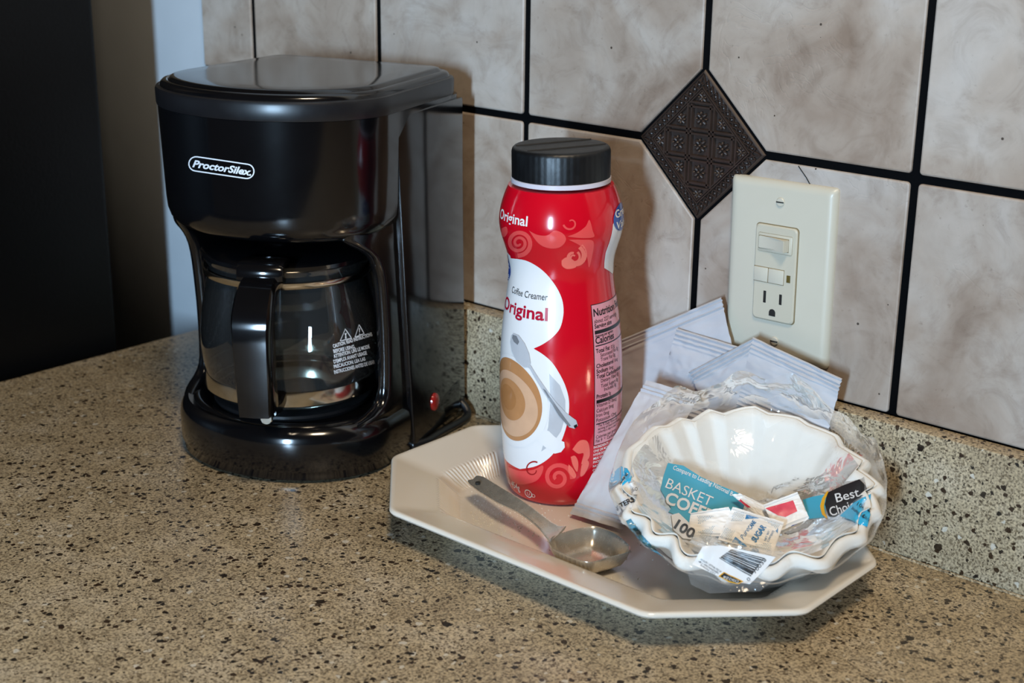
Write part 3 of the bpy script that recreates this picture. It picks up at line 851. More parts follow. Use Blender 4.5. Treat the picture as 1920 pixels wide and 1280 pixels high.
rim = b_px([(1029, 766)])[0]; topz = b_px([(965, 668)])[0][1]; botz = b_px([(979, 842)])[0][1]
def ell_b(cth, cz, rt, rz, n=64, rot=0.0): return [(cth + rt * math.cos(2 * math.pi * k / n), cz + rz * math.sin(2 * math.pi * k / n) + rot * rt * math.cos(2 * math.pi * k / n)) for k in range(n)]
cz = (topz + botz) / 2; rzc = (topz - botz) / 2; rtc = 42.0
CT_ = rim[0] - rtc
b_poly('cup_rim', ell_b(CT_, cz, rtc, rzc), M['inkwhite'], .00075)
b_poly('coffee', ell_b(CT_ - 1, cz + 1, rtc - 5, rzc - 3.6), M['coffee'], .00095)
b_poly('foam_ring', ell_b(CT_ - 1, cz - 2, rtc - 9, rzc - 10), M['coffee2'], .00115)
b_poly('foam_heart', ell_b(CT_ - 2, cz + 1, rtc - 21, rzc - 19), M['coffee'], .00135)
b_poly('foam_heart', ell_b(CT_ - 5, cz + 2, rtc - 29, rzc - 25), M['coffee3'], .00150)
# printed spoon
sp = b_px([(964, 624), (974, 628), (985, 643), (993, 662), (996, 680), (992, 688), (984, 688), (970, 676), (961, 657), (958, 640), (960, 628)])
b_poly('printed_spoon', sp, M['inkshade'], .00130)
b_poly('printed_spoon', b_px([(963, 627), (970, 629), (975, 640), (972, 646), (965, 640), (962, 633)]), M['inkgrey'], .00150)
b_poly('printed_spoon', b_px([(990, 682), (996, 684), (1022, 725), (1040, 750), (1060, 772), (1080, 787), (1083, 797), (1077, 803), (1067, 800), (1050, 780), (1030, 751), (1012, 722)]), M['inkshade'], .00130)
b_poly('printed_spoon', b_px([(1018, 727), (1024, 731), (1056, 778), (1070, 797), (1066, 799), (1048, 778)]), M['inkgrey'], .00150)
b_poly('printed_spoon', b_px([(1075, 797), (1081, 794), (1082, 799), (1077, 802)]), M['inkdark'], .00150)
# lettering
e1 = bth(1027, 601); b_text('original_lettering', 'Original', -82, e1[1], .0088, M['inkred'], th1=e1[0], bold=.022)
e2 = bth(1027, 563); b_text('creamer_lettering', 'Coffee Creamer', -64, e2[1], .0048, M['inkdark'], th1=e2[0], shear=.12)
e3 = bth(989, 424); b_text('original_lettering', 'Original', -76, e3[1], .0068, M['inkwhite'], th1=e3[0], bold=.018)
e4 = bth(945, 918); e5 = bth(976, 920)
b_text('weight_lettering', '(1 LB) 454g', e5[0] - 36, e5[1], .0052, M['inkwhite'], th1=e5[0])
e6 = bth(984, 924)
def ring_b(name, c, z, r, w, mat, off=.0005):
    pts = [(c + math.degrees(r / br(z * .001)) * math.cos(a), z + r * 1000 * math.sin(a)) for a in [2 * math.pi * k / 28 for k in range(30)]]
    V, F = ribbon2d(pts, w); mesh_obj(name, [bpos(t, q * .001, off) for t, q in V], F, mat, bot)
e7 = bth(991, 925)
ring_b('kosher_mark', e7[0], e7[1] * 1000, .0030, .4, M['inkwhite'])
b_text('kosher_mark', 'U', e7[0] - 1.4, e7[1] - .0013, .0028, M['inkwhite'])
b_text('kosher_mark', 'D', e7[0] + 4.5, e7[1] - .0020, .0030, M['inkwhite'])
# blue emblems
def emblem(th, z, rt, rz):
    o = b_poly('blue_emblem', ell_b(th, z, rt, rz), M['blueink'], .0009)
    for s, dz, w in (('Great', 1.5, .82), ('Value', -6.5, .8)):
        V, F, x0, x1 = text2d(s, .02); kx = 2 * rt * w / (x1 - x0)
        mesh_obj('emblem_lettering', [bpos(th - rt * w + (x - x0) * kx, (z + dz + y * 7.5) * .001, .0012) for x, y in V], F, M['inkwhite'], o, False)
t1 = bth(1150, 409)
b_poly('white_field', [(t1[0] - 2, t1[1] * 1000 - 4), (t1[0] + 12, t1[1] * 1000 + 4), (t1[0] + 40, t1[1] * 1000 + 4), (t1[0] + 62, t1[1] * 1000 - 20), (t1[0] + 56, t1[1] * 1000 - 40), (t1[0] + 20, t1[1] * 1000 - 44), (t1[0] - 3, t1[1] * 1000 - 36), (t1[0] - 6, t1[1] * 1000 - 24)], M['inkwhite'], .0005)
emblem(t1[0] + 20, t1[1] * 1000 - 2, 21, 9.5)
t2 = bth(957, 505)
emblem(t2[0] - 17, t2[1] * 1000 - 1, 20, 9.5)
# coral scroll ornament
def spiral(cx, cy, r0, r1, turns, a0, w0, w1, mat, sgn=1, off=.0004, asp=1.0):
    n = int(26 * turns); P = []; W = []
    for k in range(n + 1):
        t = k / n; a = a0 + sgn * 2 * math.pi * turns * t; r = r0 + (r1 - r0) * t
        P.append((cx + r * math.cos(a), cy + asp * r * math.sin(a))); W.append(w0 + (w1 - w0) * t)
    px_ribbon('scroll_ornament', SB, P, W, mat, bot, off)
def blob_px(pts, mat, off=.00035):
    c = catmull([(p[0], p[1], 0) for p in pts + [pts[0]]], 5)[:-1]
    px_poly('scroll_ornament', SB, [(p.x, p.y) for p in c], mat, bot, off, 5)
spiral(973, 455, 3, 24, 2.2, 0.4, 2.0, 4.2, M['swirl'])
blob_px([(992, 432), (1008, 440), (1026, 441), (1040, 432), (1056, 438), (1061, 450), (1050, 463), (1030, 465), (1010, 456)], M['swirl'])
blob_px([(941, 428), (950, 425), (952, 436), (946, 444), (941, 440)], M['swirl'])
blob_px([(1064, 443), (1082, 436), (1098, 424), (1105, 412), (1111, 432), (1113, 444), (1090, 446)], M['swirl'])
blob_px([(1066, 449), (1090, 449), (1112, 452), (1110, 478), (1104, 501), (1100, 480), (1090, 462)], M['swirl'])
spiral(1076, 480, 22, 6, .9, -1.0, 5.5, 2.0, M['swirl2'])
spiral(1076, 482, 12, 3, 1.0, -1.0, 2.2, 1.4, M['swirl2'], off=.0006)
blob_px([(1053, 488), (1062, 482), (1076, 488), (1080, 500), (1064, 504), (1054, 498)], M['swirl2'])
spiral(1070, 418, 14, 4, .8, 2.9, 2.0, 1.2, M['swirl'], -1)
spiral(1046, 895, 5, 27, 1.6, 2.6, 3.0, 4.2, M['swirl'], 1)
blob_px([(953, 874), (975, 882), (1000, 880), (1018, 872), (1016, 888), (1004, 902), (978, 908), (960, 900)], M['swirl'])
spiral(1000, 880, 6, 16, .8, .2, 1.0, 1.4, M['darkred'], 1, .0006)
for q in ([(1073, 842), (1086, 826), (1100, 826), (1105, 840), (1104, 858), (1090, 870), (1094, 850), (1084, 850)], [(1070, 856), (1078, 854), (1084, 866), (1082, 884), (1074, 872)], [(1090, 872), (1100, 862), (1104, 870), (1096, 888), (1088, 892)], [(1066, 870), (1074, 878), (1080, 890), (1076, 896), (1066, 884)]):
    blob_px(q, M['swirl2'], .0004)
# nutrition panel, wraps round the right side
n0 = bth(1112, 572); n1 = bth(1110, 835)
PT0, ZN1, ZN0 = (n0[0] + n1[0]) / 2, n0[1] * 1000, n1[1] * 1000
b_poly('nutrition_panel', [(PT0 - .7, ZN0 - .5), (PT0 + 74, ZN0 - .5), (PT0 + 74, ZN1 + .5), (PT0 - .7, ZN1 + .5)], M['inkblack'], .00022)
b_poly('nutrition_panel', [(PT0, ZN0), (PT0 + 73.3, ZN0), (PT0 + 73.3, ZN1), (PT0, ZN1)], M['pink'], .00045)
def zr(y): return ZN1 - (y - 572) / (835 - 572) * (ZN1 - ZN0)
rowsN = [('Nutrition Facts', 592, 5.2, .022, 0), ('about 227 servings', 604.5, 2.9, 0, 0), ('Serving size', 614, 3.1, .02, 0), ('Amount per serving', 630, 1.9, .02, 0), ('Calories', 642, 4.8, .022, 0),
         ('Total Fat', 659, 3.0, .02, 0), ('Saturated Fat 0g', 667.5, 2.7, 0, 5), ('Trans Fat 0g', 676, 2.7, 0, 5), ('Cholesterol', 687, 3.0, .02, 0), ('Sodium', 697, 3.0, .02, 0), ('Total Carbohydrate', 707, 3.0, .02, 0),
         ('Dietary Fiber 0g', 716, 2.7, 0, 5), ('Total Sugars 0g', 726, 2.7, 0, 5), ('Includes 0g', 734, 2.7, 0, 9), ('Protein', 745, 3.0, .02, 0), ('Vitamin D 0mcg', 762, 2.8, 0, 0), ('Calcium 0mg', 772, 2.8, 0, 0), ('Iron 0mg', 781, 2.8, 0, 0),
         ('Potassium 12mg', 790.5, 2.8, 0, 0), ('The % Daily Value tells', 801, 2.0, 0, 2), ('serving of food contributes', 807, 2.0, 0, 2), ('calories a day is used', 813, 2.0, 0, 2), ('Calories per gram:', 823, 2.5, 0, 0), ('Fat 9  *  Carbohydrate 4', 831, 2.5, 0, 0)]
for s, y, h, bld, ind in rowsN:
    b_text('nutrition_print', s, PT0 + 1.6 + ind, zr(y) * .001, h * .001, M['inkblack'], width=.86, bold=bld)
for s, y, x in (('0.5g', 659, 20), ('0mg', 687, 25), ('0mg', 697, 16), ('0g', 745, 15)):
    b_text('nutrition_print', s, PT0 + 1.6 + x, zr(y) * .001, .0026, M['inkblack'], width=.8)
for y0, y1 in ((618, 624.5), (645, 647), (748, 754.5), (793.5, 795.5)):
    b_poly('nutrition_rule', [(PT0 + 1.5, zr(y1)), (PT0 + 71, zr(y1)), (PT0 + 71, zr(y0)), (PT0 + 1.5, zr(y0))], M['inkblack'], .0007)
for s, y in (('INGREDIENTS: CORN SYRUP', 842), ('ONE OR MORE OF THE', 849.5), ('HYDROGENATED COCONUT', 857), ('MILK DERIVATIVE', 864.5), ('PHOSPHATE', 872), ('NATURAL FLAVOR', 880), ('CONTAINS MILK', 888)):
    b_text('ingredients_print', s, PT0 - .5, zr(y) * .001, .0019, M['inkwhite'], width=.85, off=.0005, bold=.01)

# ------------------------------------------------------------------ wall outlet
OC = Vector(((.1989 + .2851) / 2, 0, (.2434 + .1135) / 2))
out = empty('wall_outlet', OC, (0, math.radians(-1.2), 0))
tag(out, 'ivory wall outlet with rocker switch and grounded socket', 'outlet')
MO = Matrix.Translation(OC) @ Matrix.Rotation(math.radians(-1.2), 4, 'Y'); MOi = MO.inverted()
hw, hh = .0425, .0645
def rrect(hw, hh, r, y, cx=0, cz=0, n=5):
    P = []
    for sx, sz, a0 in ((1, 1, 0), (-1, 1, 90), (-1, -1, 180), (1, -1, 270)):
        for k in range(n + 1):
            a = math.radians(a0 + 90 * k / n); P.append((cx + sx * (hw - r) + r * math.cos(a), y, cz + sz * (hh - r) + r * math.sin(a)))
    return P
V, F = loft([rrect(hw, hh, .003, .0012), rrect(hw, hh, .003, -.0012), rrect(hw - .0012, hh - .0012, .003, -.0036), rrect(hw - .0035, hh - .0035, .003, -.0052), rrect(hw - .006, hh - .006, .003, -.0057)])
mesh_obj('cover_plate', V, F, M['ivory'], out, True, 30)
def o_rect(zx0, zy0, zx1, zy1, Y=-.007):
    """rectangle on the outlet face from its corners in the photograph"""
    P = [MOi @ py_(1340 + x / 3.12, 310 + y / 3.12, Y) for x, y in ((zx0, zy0), (zx1, zy1))]
    return (P[0].x + P[1].x) / 2, (P[0].z + P[1].z) / 2, abs(P[1].x - P[0].x) / 2, abs(P[1].z - P[0].z) / 2
dvx, dvz, dw, dh = .0, .0, .0168, .0345
q0 = MOi @ py_(1418, 416, -.007); q1 = MOi @ py_(1487, 611, -.007)
dvx, dvz = (q0.x + q1.x) / 2, (q0.z + q1.z) / 2
V, F = loft([rrect(dw + .0006, dh + .0006, .003, -.0040, dvx, dvz), rrect(dw + .0006, dh + .0006, .003, -.00585, dvx, dvz)])
mesh_obj('device_gap', V, F, M['seam'], out, True, 30)
V, F = loft([rrect(dw, dh, .003, -.0040, dvx, dvz), rrect(dw, dh, .003, -.0070, dvx, dvz), rrect(dw - .0009, dh - .0009, .003, -.0078, dvx, dvz)])
dev = mesh_obj('device_face', V, F, M['ivory2'], out, True, 30)
def o_box(name, cx, cz, w, h, y0, y1, mat, parent=dev, bev=.0006):
    return box(name, (cx - w, min(y0, y1), cz - h), (cx + w, max(y0, y1), cz + h), mat, parent, bev)
# rocker switch, test and reset buttons, lamp, socket holes
sz_ = dvz + .0345 - .0125
o_box('switch_frame', dvx - .0002, sz_, .0140, .0068, -.0070, -.0086, M['ivory2'], dev, .0012)
o_box('switch_well', dvx - .0010, sz_, .0122, .0048, -.0080, -.0088, M['seam'], dev, .0002)
bm = bmesh.new()
P0 = [(-.0130, -.0093), (-.0020, -.0093), (.0100, -.0140), (.0112, -.0082), (-.0130, -.0080)]
v0 = [bm.verts.new((dvx + x, y, sz_ - .0044)) for x, y in P0]; v1 = [bm.verts.new((dvx + x, y, sz_ + .0044)) for x, y in P0]
bm.faces.new(v0); bm.faces.new(v1[::-1])
for k in range(5): bm.faces.new((v0[k], v0[(k + 1) % 5], v1[(k + 1) % 5], v1[k]))
bmesh.ops.bevel(bm, geom=list(bm.edges), offset=.0004, segments=2, affect='EDGES')
bm_obj('rocker', bm, M['ivory'], dev)
bz = dvz - .0015
o_box('button_well', dvx - .0042, bz, .0124, .0056, -.0074, -.00795, M['seam'], dev, .0002)
o_box('test_button', dvx - .0106, bz, .0057, .0052, -.0074, -.0086, M['ivory'], dev, .0005)
o_box('reset_button', dvx + .0018, bz, .0062, .0052, -.0074, -.0086, M['ivory'], dev, .0005)
o_box('indicator_lamp', dvx + .0118, bz - .0002, .0015, .0026, -.0074, -.0082, M['amber'], dev, .0002)
o_box('socket_slot', dvx - .0068, dvz - .0176, .0011, .0044, -.0074, -.0080, M['dark'], dev, .0002)
o_box('socket_slot', dvx + .0062, dvz - .0176, .0011, .0038, -.0074, -.0080, M['dark'], dev, .0002)
V, F = loft([[(dvx + x, y, dvz - .0288 + z) for x, z in [(-.0026, -.002), (.0026, -.002), (.0026, .0010), (.0018, .0026), (0, .0032), (-.0018, .0026), (-.0026, .0010)]] for y in (-.0074, -.0080)])
mesh_obj('ground_hole', V, F, M['dark'], dev, False)
for zc in ((MOi @ py_(1458, 378, -.006)).z, (MOi @ py_(1446, 638, -.006)).z):
    xx = 0.0 if zc > 0 else .0008
    V, F = loft([[(xx + .0033 * k_ * math.cos(2 * math.pi * k / 20), y, zc + .0033 * k_ * math.sin(2 * math.pi * k / 20)) for k in range(20)] for k_, y in ((1, -.0050), (1, -.0062), (.8, -.0068), (.3, -.0069))])
    scw = mesh_obj('screw', V, F, M['ivory'], out, True, 30)
    box('screw_slot', (xx - .0029, -.00715, zc - .0004), (xx + .0029, -.0066, zc + .0004), M['dark'], scw)

# ------------------------------------------------------------------ measuring scoop on the platter
scoop = empty('measuring_scoop', pz(1105, 1020, .02) - Vector((0, 0, .0142)))
so = scoop.location.copy()
tag(scoop, 'worn metal measuring scoop lying in front of the red bottle', 'scoop')
rimpx = [(1028, 1016), (1037, 1006), (1073, 994), (1100, 989), (1120, 989), (1153, 1001), (1177, 1020), (1182, 1028), (1177, 1036), (1140, 1046), (1105, 1055), (1073, 1046), (1037, 1030)]
ZR = .0215
rimw = catmull([pz(*p, ZR) for p in rimpx + [rimpx[0]]], 6)[:-1]
cen = sum(rimw, Vector()) / len(rimw)
def sring(s, z, sx=None): return [Vector((cen.x + (p.x - cen.x) * s, cen.y + (p.y - cen.y) * s, z)) - so for p in rimw]
inner = [sring(.965, ZR), sring(.93, ZR - .002), sring(.86, ZR - .006), sring(.74, ZR - .0100), sring(.56, ZR - .0126), sring(.32, ZR - .0136), sring(.05, ZR - .0138)]
outer = [sring(.10, ZR - .0152), sring(.40, ZR - .0150), sring(.62, ZR - .0138), sring(.80, ZR - .0108), sring(.92, ZR - .0060), sring(.985, ZR - .0015), sring(1.0, ZR), sring(.99, ZR + .0006)]
V, F = loft(outer + inner)
mesh_obj('bowl', V, F, M['scoop'], scoop, True, 60)
hp = [(pz(1046, 1004, ZR - .0002), .0092), (pz(1037, 999, ZR + .0004), .0066), (pz(1024, 989, ZR + .0012), .0050), (pz(1006, 974, ZR + .002), .0046), (pz(978, 954, ZR + .003), .0050), (pz(945, 936, ZR + .003), .0064), (pz(915, 918, ZR + .002), .0066), (pz(896, 905, ZR + .0015), .0062), (pz(887, 900, ZR + .001), .0042)]
cl = catmull([p for p, w in hp], 5); nn = len(cl); loops = []
wt = [(i / (len(hp) - 1), w) for i, (p, w) in enumerate(hp)]
for i, p in enumerate(cl):
    t = (cl[min(i + 1, nn - 1)] - cl[max(i - 1, 0)]).normalized()
    side = t.cross(Vector((0.25, -.35, 1)).normalized()).normalized(); nrm = side.cross(t).normalized(); w = interp(wt, i / (nn - 1)); th = .0012
    loops.append([p + side * (w * a) + nrm * (th * b_ + .0012 * (abs(a) ** 2)) - so for a, b_ in ((-1, -.5), (-.8, -1), (0, -1.2), (.8, -1), (1, -.5), (1, .5), (.8, 1), (0, .7), (-.8, 1), (-1, .5))])
V, F = loft(loops)
mesh_obj('handle', V, F, M['scoop'], scoop, True, 45)
hc = pz(896, 906, ZR + .0030) - so
bm = bmesh.new(); r = bmesh.ops.create_cone(bm, cap_ends=True, segments=16, radius1=.0019, radius2=.0019, depth=.0012)
for v in r['verts']: v.co += hc + Vector((0, 0, .0004))
bm_obj('hanging_hole', bm, M['dark'], scoop)

# ------------------------------------------------------------------ sachets leaning behind the filters
def sachet(name, corners, label, bulge=.004, crimp=.16, group='white sachets leaning against the wall', wrink=1.0, seed=0):
    TL, TR, BR, BL = corners
    n_u, n_v = 30, 72
    nrm = (TR - TL).cross(BL - TL).normalized()
    if nrm.dot(CC - TL) < 0: nrm = -nrm
    c0 = (BL + BR) / 2
    hgt = ((TL + TR) - (BL + BR)).length / 2
    front, back = [], []
    for j in range(n_v + 1):
        v = j / n_v
        for i in range(n_u + 1):
            u = i / n_u
            p = (TL * (1 - u) + TR * u) * (1 - v) + (BL * (1 - u) + BR * u) * v
            e = min(v, 1 - v)
            prof = 0 if e < crimp else math.sin(math.pi * min(1, (e - crimp) / (.5 - crimp)) / 2)
            b_ = bulge * prof * (math.sin(math.pi * u) ** .6)
            rd = .0008 * math.sin(e / crimp * 2 * math.pi * 3.5) if e < crimp else 0
            q = Vector((u * 5 + seed * 3.1, v * 6, seed * 1.7))
            wr = (noise.noise(q) * .0012 + noise.noise(q * 2.7) * .0006) * wrink
            front.append(p + nrm * (b_ * .8 + rd + wr + .00025) - c0)
            back.append(p + nrm * (-b_ * .3 + rd + wr - .00025) - c0)
    n = len(front); V = front + back; F = []; w = n_u + 1
    for j in range(n_v):
        for i in range(n_u):
            a = j * w + i; F.append((a, a + 1, a + w + 1, a + w)); F.append((n + a, n + a + w, n + a + w + 1, n + a + 1))
    edge = [i for i in range(w)] + [j * w + n_u for j in range(1, n_v + 1)] + [n_v * w + i for i in range(n_u - 1, -1, -1)] + [j * w for j in range(n_v - 1, 0, -1)]
    for k in range(len(edge)):
        a, b_ = edge[k], edge[(k + 1) % len(edge)]; F.append((a, b_, n + b_, n + a))
    o = mesh_obj(name, V, F, M['sachet'], None, True, 70)
    o.location = c0
    tag(o, label, 'sachet', group)
    return o
nW = Vector((0, -1, .13)).normalized()
def lean(off): return Vector((0, -.0085 - off, .16)), nW
def on(pl, pts): return [ppl(x, y, *pl) for x, y in pts]
sachet('sachet', on(lean(0), [(1128, 652), (1352, 557), (1400, 770), (1172, 860)]), 'white sachet standing partly behind the red bottle, reaching up beside the outlet plate', .002, .13, seed=1)
sachet('sachet', on(lean(.0035), [(1270, 615), (1402, 655), (1352, 800), (1226, 758)]), 'small white sachet between the bottle-side sachet and the slanted sachet under the outlet', .002, .2, seed=2)
sachet('sachet', on(lean(.0070), [(1292, 697), (1416, 632), (1470, 745), (1345, 806)]), 'slanted white sachet tucked behind the front sachet under the outlet screw', .0015, .2, seed=3)
sachet('sachet', on(lean(.0105), [(1412, 632), (1579, 710), (1548, 826), (1382, 758)]), 'white sachet in front of the outlet plate, topmost of the overlapping pile', .002, .22, seed=4)
pa = [pz(1068, 962, .0100), pz(1168, 993, .0100), py_(1212, 712, -.050)]
npl = (pa[1] - pa[0]).cross(pa[2] - pa[0]).normalized()
sachet('sachet', [pa[2], ppl(1312, 742, pa[0], npl), pa[1], pa[0]], 'long white sachet slanting up from the scoop between bottle and filter bag', .003, .11, seed=5)

# ------------------------------------------------------------------ coffee filters in their bag
FC = pz(1400, 902, .068)
hdir = CC - FC; hdir.z = 0; hdir.normalize()
TILT = math.radians(15)
fa = Vector((0, 0, 1)) * math.cos(TILT) + hdir * math.sin(TILT)
fs = Vector((0, 0, 1)).cross(hdir).normalized()      # right as seen
fe = fs.cross(fa).normalized()
if fe.dot(hdir) > 0: fe = -fe                        # points to the back
FR, FB, FD = .0775, .040, .053
FO = FC - fa * FD
def fpt(r, ph, h):  # ph measured from right, 90 deg = back
    return FO + fs * (r * math.cos(ph)) + fe * (r * math.sin(ph)) + fa * h
def filt_shape(t, ph, off, flute=.0036):
    """t 0..1 along the meridian, base to rim"""
    if t < .3: r = FB * t / .3; h = 0
    else:
        k = (t - .3) / .7
        r = FB + (FR - FB) * k ** 1.05; h = FD * (k ** .92)
    if t < .42: h += 0
    w = max(0, (t - .3) / .7)
    front = max(0, -math.sin(ph))
    nf = 18
    amp = flute * w ** 1.0 * (.85 + .40 * front)
    x_ = (nf * ph + 1.1 * math.sin(3 * ph) + .7 * math.sin(5 * ph + 1)) / (2 * math.pi)
    fr_ = x_ - math.floor(x_); tri = (fr_ / .32 if fr_ < .32 else (1 - fr_) / .68) * 2 - 1      # uneven paper pleats
    sw = front * (.8 + .5 * math.sin(3 * ph + 2) * math.sin(8 * ph)) * math.sin(2 * math.pi * x_) + (1 - front) * (1.25 * tri * (.75 + .35 * math.sin(4 * ph + .5)) + .35 * math.sin(7 * ph + 2))
    r += amp * sw + off * (.2 + .8 * min(1, w * 2))
    h += -off * (1.0 - .75 * min(1, w * 1.4)) - .001 * front * w ** 3 + .0017 * front * w * w * math.cos(2 * math.pi * x_ + .6) + .0014 * w * math.sin(5 * ph + 1)
    return r, h
fil = empty('coffee_filter_stack', FO)
tag(fil, 'stack of white fluted paper coffee filters inside the clear bag', 'coffee filters')
NPH = 18 * 14
ts = [.02, .15, .27, .30, .33, .38, .46, .55, .64, .74, .84, .93, 1.0]
def sheet(pairs):
    V = []; F = []
    for t, off, dr, dh in pairs:
        for k in range(NPH):
            ph = 2 * math.pi * k / NPH
            r, h = filt_shape(t, ph, off); V.append(fpt(r + dr, ph, h + dh) - FO)
    for i in range(len(pairs) - 1):
        for k in range(NPH): F.append((i * NPH + k, i * NPH + (k + 1) % NPH, (i + 1) * NPH + (k + 1) % NPH, (i + 1) * NPH + k))
    F.append(tuple(range(NPH)))
    return V, F
V, F = sheet([(t, 0.0, 0, .0006) for t in ts] + [(1.0, .0004, 0, .0004), (.97, .0006, 0, .0)])
mesh_obj('top_filter', V, F, M['filter'], fil, True)
rim_ = [(1.0, .0016, 0, .0000), (1.0, .0030, 0, .0010), (1.0, .0048, 0, .0008), (1.0, .0064, 0, -.0008), (1.0, .0074, 0, -.0030), (1.0, .0076, 0, -.0055), (.93, .0076, 0, -.0020)]
V, F = sheet([(t, .0012, 0, 0) for t in ts[:-1]] + rim_ + [(t, .0076, 0, 0) for t in ts[-3::-1]])
o = mesh_obj('nested_filters', V, F, M['filter'], fil, True); o['kind'] = 'stuff'
NFV, NFF = [v + FO for v in V], F

bag = empty('filter_bag', FO)
tag(bag, 'crinkled clear plastic coffee filter bag with printed band on the platter', 'bag')
def crinkle(p, s, a):
    q = p * s
    return (noise.noise(q) * .6 + (abs(noise.noise(q * 1.9 + Vector((5, 3, 1)))) - .25) * 1.1 + (abs(noise.noise(q * 4.1 + Vector((1, 9, 4)))) - .2) * .45) * a
# cup of film under and round the stack, rising into a loose collar behind
V = []; F = []
NB, NS = 220, 64
for j in range(NS + 1):
    s = j / NS
    for k in range(NB):
        ph = 2 * math.pi * k / NB; back = max(0, math.sin(ph)); front = max(0, -math.sin(ph))
        if s < .55:
            t = s / .55
            r, h = filt_shape(.18 + (.82 - .10 * front) * t, ph, .0085, .0006)
            r += (.0020 + .0045 * front) * t; h -= .0010 * (1 - t)
            h = max(h, -.0095)
        else:
            e = (s - .55) / .45
            r0, h0 = filt_shape(1.0 - .10 * front, ph, .0085, .0006); r0 += .0020 + .0045 * front
            ext = .004 + .036 * back ** 1.1 * (.72 + .75 * noise.noise(Vector((math.cos(ph) * 3, math.sin(ph) * 3, 2))))
            ext += .010 * math.exp(-((ph - .25) / .2) ** 2)
            # at the front the loose film folds in over the rim, behind it stands up
            inward = .004 * front * e - .004 * back * e
            r = r0 + inward + .0015 * math.sin(e * math.pi) * (1 - .6 * back)
            h = h0 + (ext * e if back > 0 else e * (.006 * (1 - front) + .004 * front))
        p = fpt(r, ph, h)
        nrm = (fs * math.cos(ph) + fe * math.sin(ph)) * .8 + fa * .3
        amp = .0011 * min(1, s * 1.6) if s < .55 else .0011 + .0030 * back * (s - .55) / .45
        p = p + nrm * crinkle(p, 24, amp)
        p.z = max(p.z, PLZ + .0012)
        V.append(p - FO)
for j in range(NS):
    for k in range(NB): F.append((j * NB + k, j * NB + (k + 1) % NB, (j + 1) * NB + (k + 1) % NB, (j + 1) * NB + k))
mesh_obj('outer_film', V, F, M['film'], bag, True)
SF1V, SF1F = [v + FO for v in V], F
# sheet of film sagging across the opening
def sag(rn, ph):
    front = max(0, -math.sin(ph))
    return FD * (.40 + .62 * rn ** 2.2) - .004 * front * rn
V = []; F = []
NR = 46
for j in range(NR + 1):
    rn = max(.004, j / NR)
    for k in range(NB):
        ph = 2 * math.pi * k / NB
        p = fpt(FR * .985 * rn, ph, sag(rn, ph)); p = p + fa * crinkle(p, 22, .0018 * (1.1 - rn * .5))
        V.append(p - FO)
for j in range(NR):
    for k in range(NB): F.append((j * NB + k, j * NB + (k + 1) % NB, (j + 1) * NB + (k + 1) % NB, (j + 1) * NB + k))
mesh_obj('inner_film', V, F, M['film'], bag, True)
SF2V, SF2F = [v + FO for v in V], F
# loose twisted tail on the right
V = []; F = []
b0 = pz(1570, 872, .070)
for j in range(31):
    for i in range(31):
        u, v = i / 30, j / 30
        x = 1556 + 92 * u - 18 * v * (1 - u); y = 838 + 70 * v + 34 * u * u - 26 * u * (1 - v) * (1 - u) * 2
        q = pz(x, y, .078 - .028 * v - .010 * u)
        q = q + UP * crinkle(q, 60, .004)
        V.append(q - FO)
for j in range(30):
    for i in range(30): F.append((j * 31 + i, j * 31 + i + 1, (j + 1) * 31 + i + 1, (j + 1) * 31 + i))
mesh_obj('film_tail', V, F, M['film'], bag, True)
# flat strip of film lying on the front right of the platter
V = []; F = []
for j in range(17):
    for i in range(41):
        u, v = i / 40, j / 16
        x = 1330 + 250 * u; y = 1108 - 22 * v - 34 * u - 20 * u * v
        q = pz(x, y, .0075 + .012 * u ** 2 + .010 * v * (1 - v)); q = q + Vector((0, 0, abs(crinkle(q, 70, .004))))
        V.append(q - FO)
for j in range(16):
    for i in range(40): F.append((j * 41 + i, j * 41 + i + 1, (j + 1) * 41 + i + 1, (j + 1) * 41 + i))
mesh_obj('bottom_seam', V, F, M['film'], bag, True)
V = []; F = []
P0 = fpt(FR + .015, -math.pi / 2, FD - .010); nfl = (hdir * .80 + fa * .60).normalized()
flap = [(1282, 1050), (1310, 1014), (1470, 1034), (1482, 1064), (1425, 1108), (1330, 1112), (1296, 1096)]
FV, FF_ = fill2d(flap, 5)
for x, y in FV:
    q = ppl(x, y, P0, nfl); V.append(q + nfl * crinkle(q, 45, .0016))
mesh_obj('front_film', [v - FO for v in V], FF_, M['film'], bag, True)
SFL = Surf(V, FF_)
n1 = len(SF1V)
n2 = n1 + len(SF2V)
SBAG = Surf(SF1V + SF2V + NFV, SF1F + [tuple(i + n1 for i in f) for f in SF2F] + [tuple(i + n2 for i in f) for f in NFF])
SIN = Surf(SF2V, SF2F)
SOUT = Surf(SF1V, SF1F)
def rel(o):
    for v in o.data.vertices: v.co -= FO
    return o
def bp(name, S, poly, mat, off=.0005, step=7): return rel(px_poly(name, S, poly, mat, bag, off, step))
def bt(name, S, s, a, b_, h, mat, off=.0010, bold=0.0, bow=0.0, shear=0.0): return rel(px_text(name, S, s, a, b_, h, mat, bag, off, bold, shear, bow))
bp('printed_band', SIN, [(1252, 868), (1281, 873), (1314, 894), (1352, 911), (1377, 921), (1400, 932), (1392, 960), (1361, 980), (1325, 990), (1291, 981), (1262, 964), (1253, 960), (1258, 953), (1238, 918), (1244, 892)], M['cyan'])
bt('band_lettering', SIN, 'Compare to Leading National B', (1260, 880), (1372, 931), 8.5, M['filmwhite'], bow=2.0, bold=.01)
bt('band_lettering', SIN, 'BASKET', (1246, 914), (1331, 950), 19, M['filmwhite'])
bt('band_lettering', SIN, 'COFFEE', (1244, 942), (1346, 985), 22, M['filmwhite'], bold=.028)
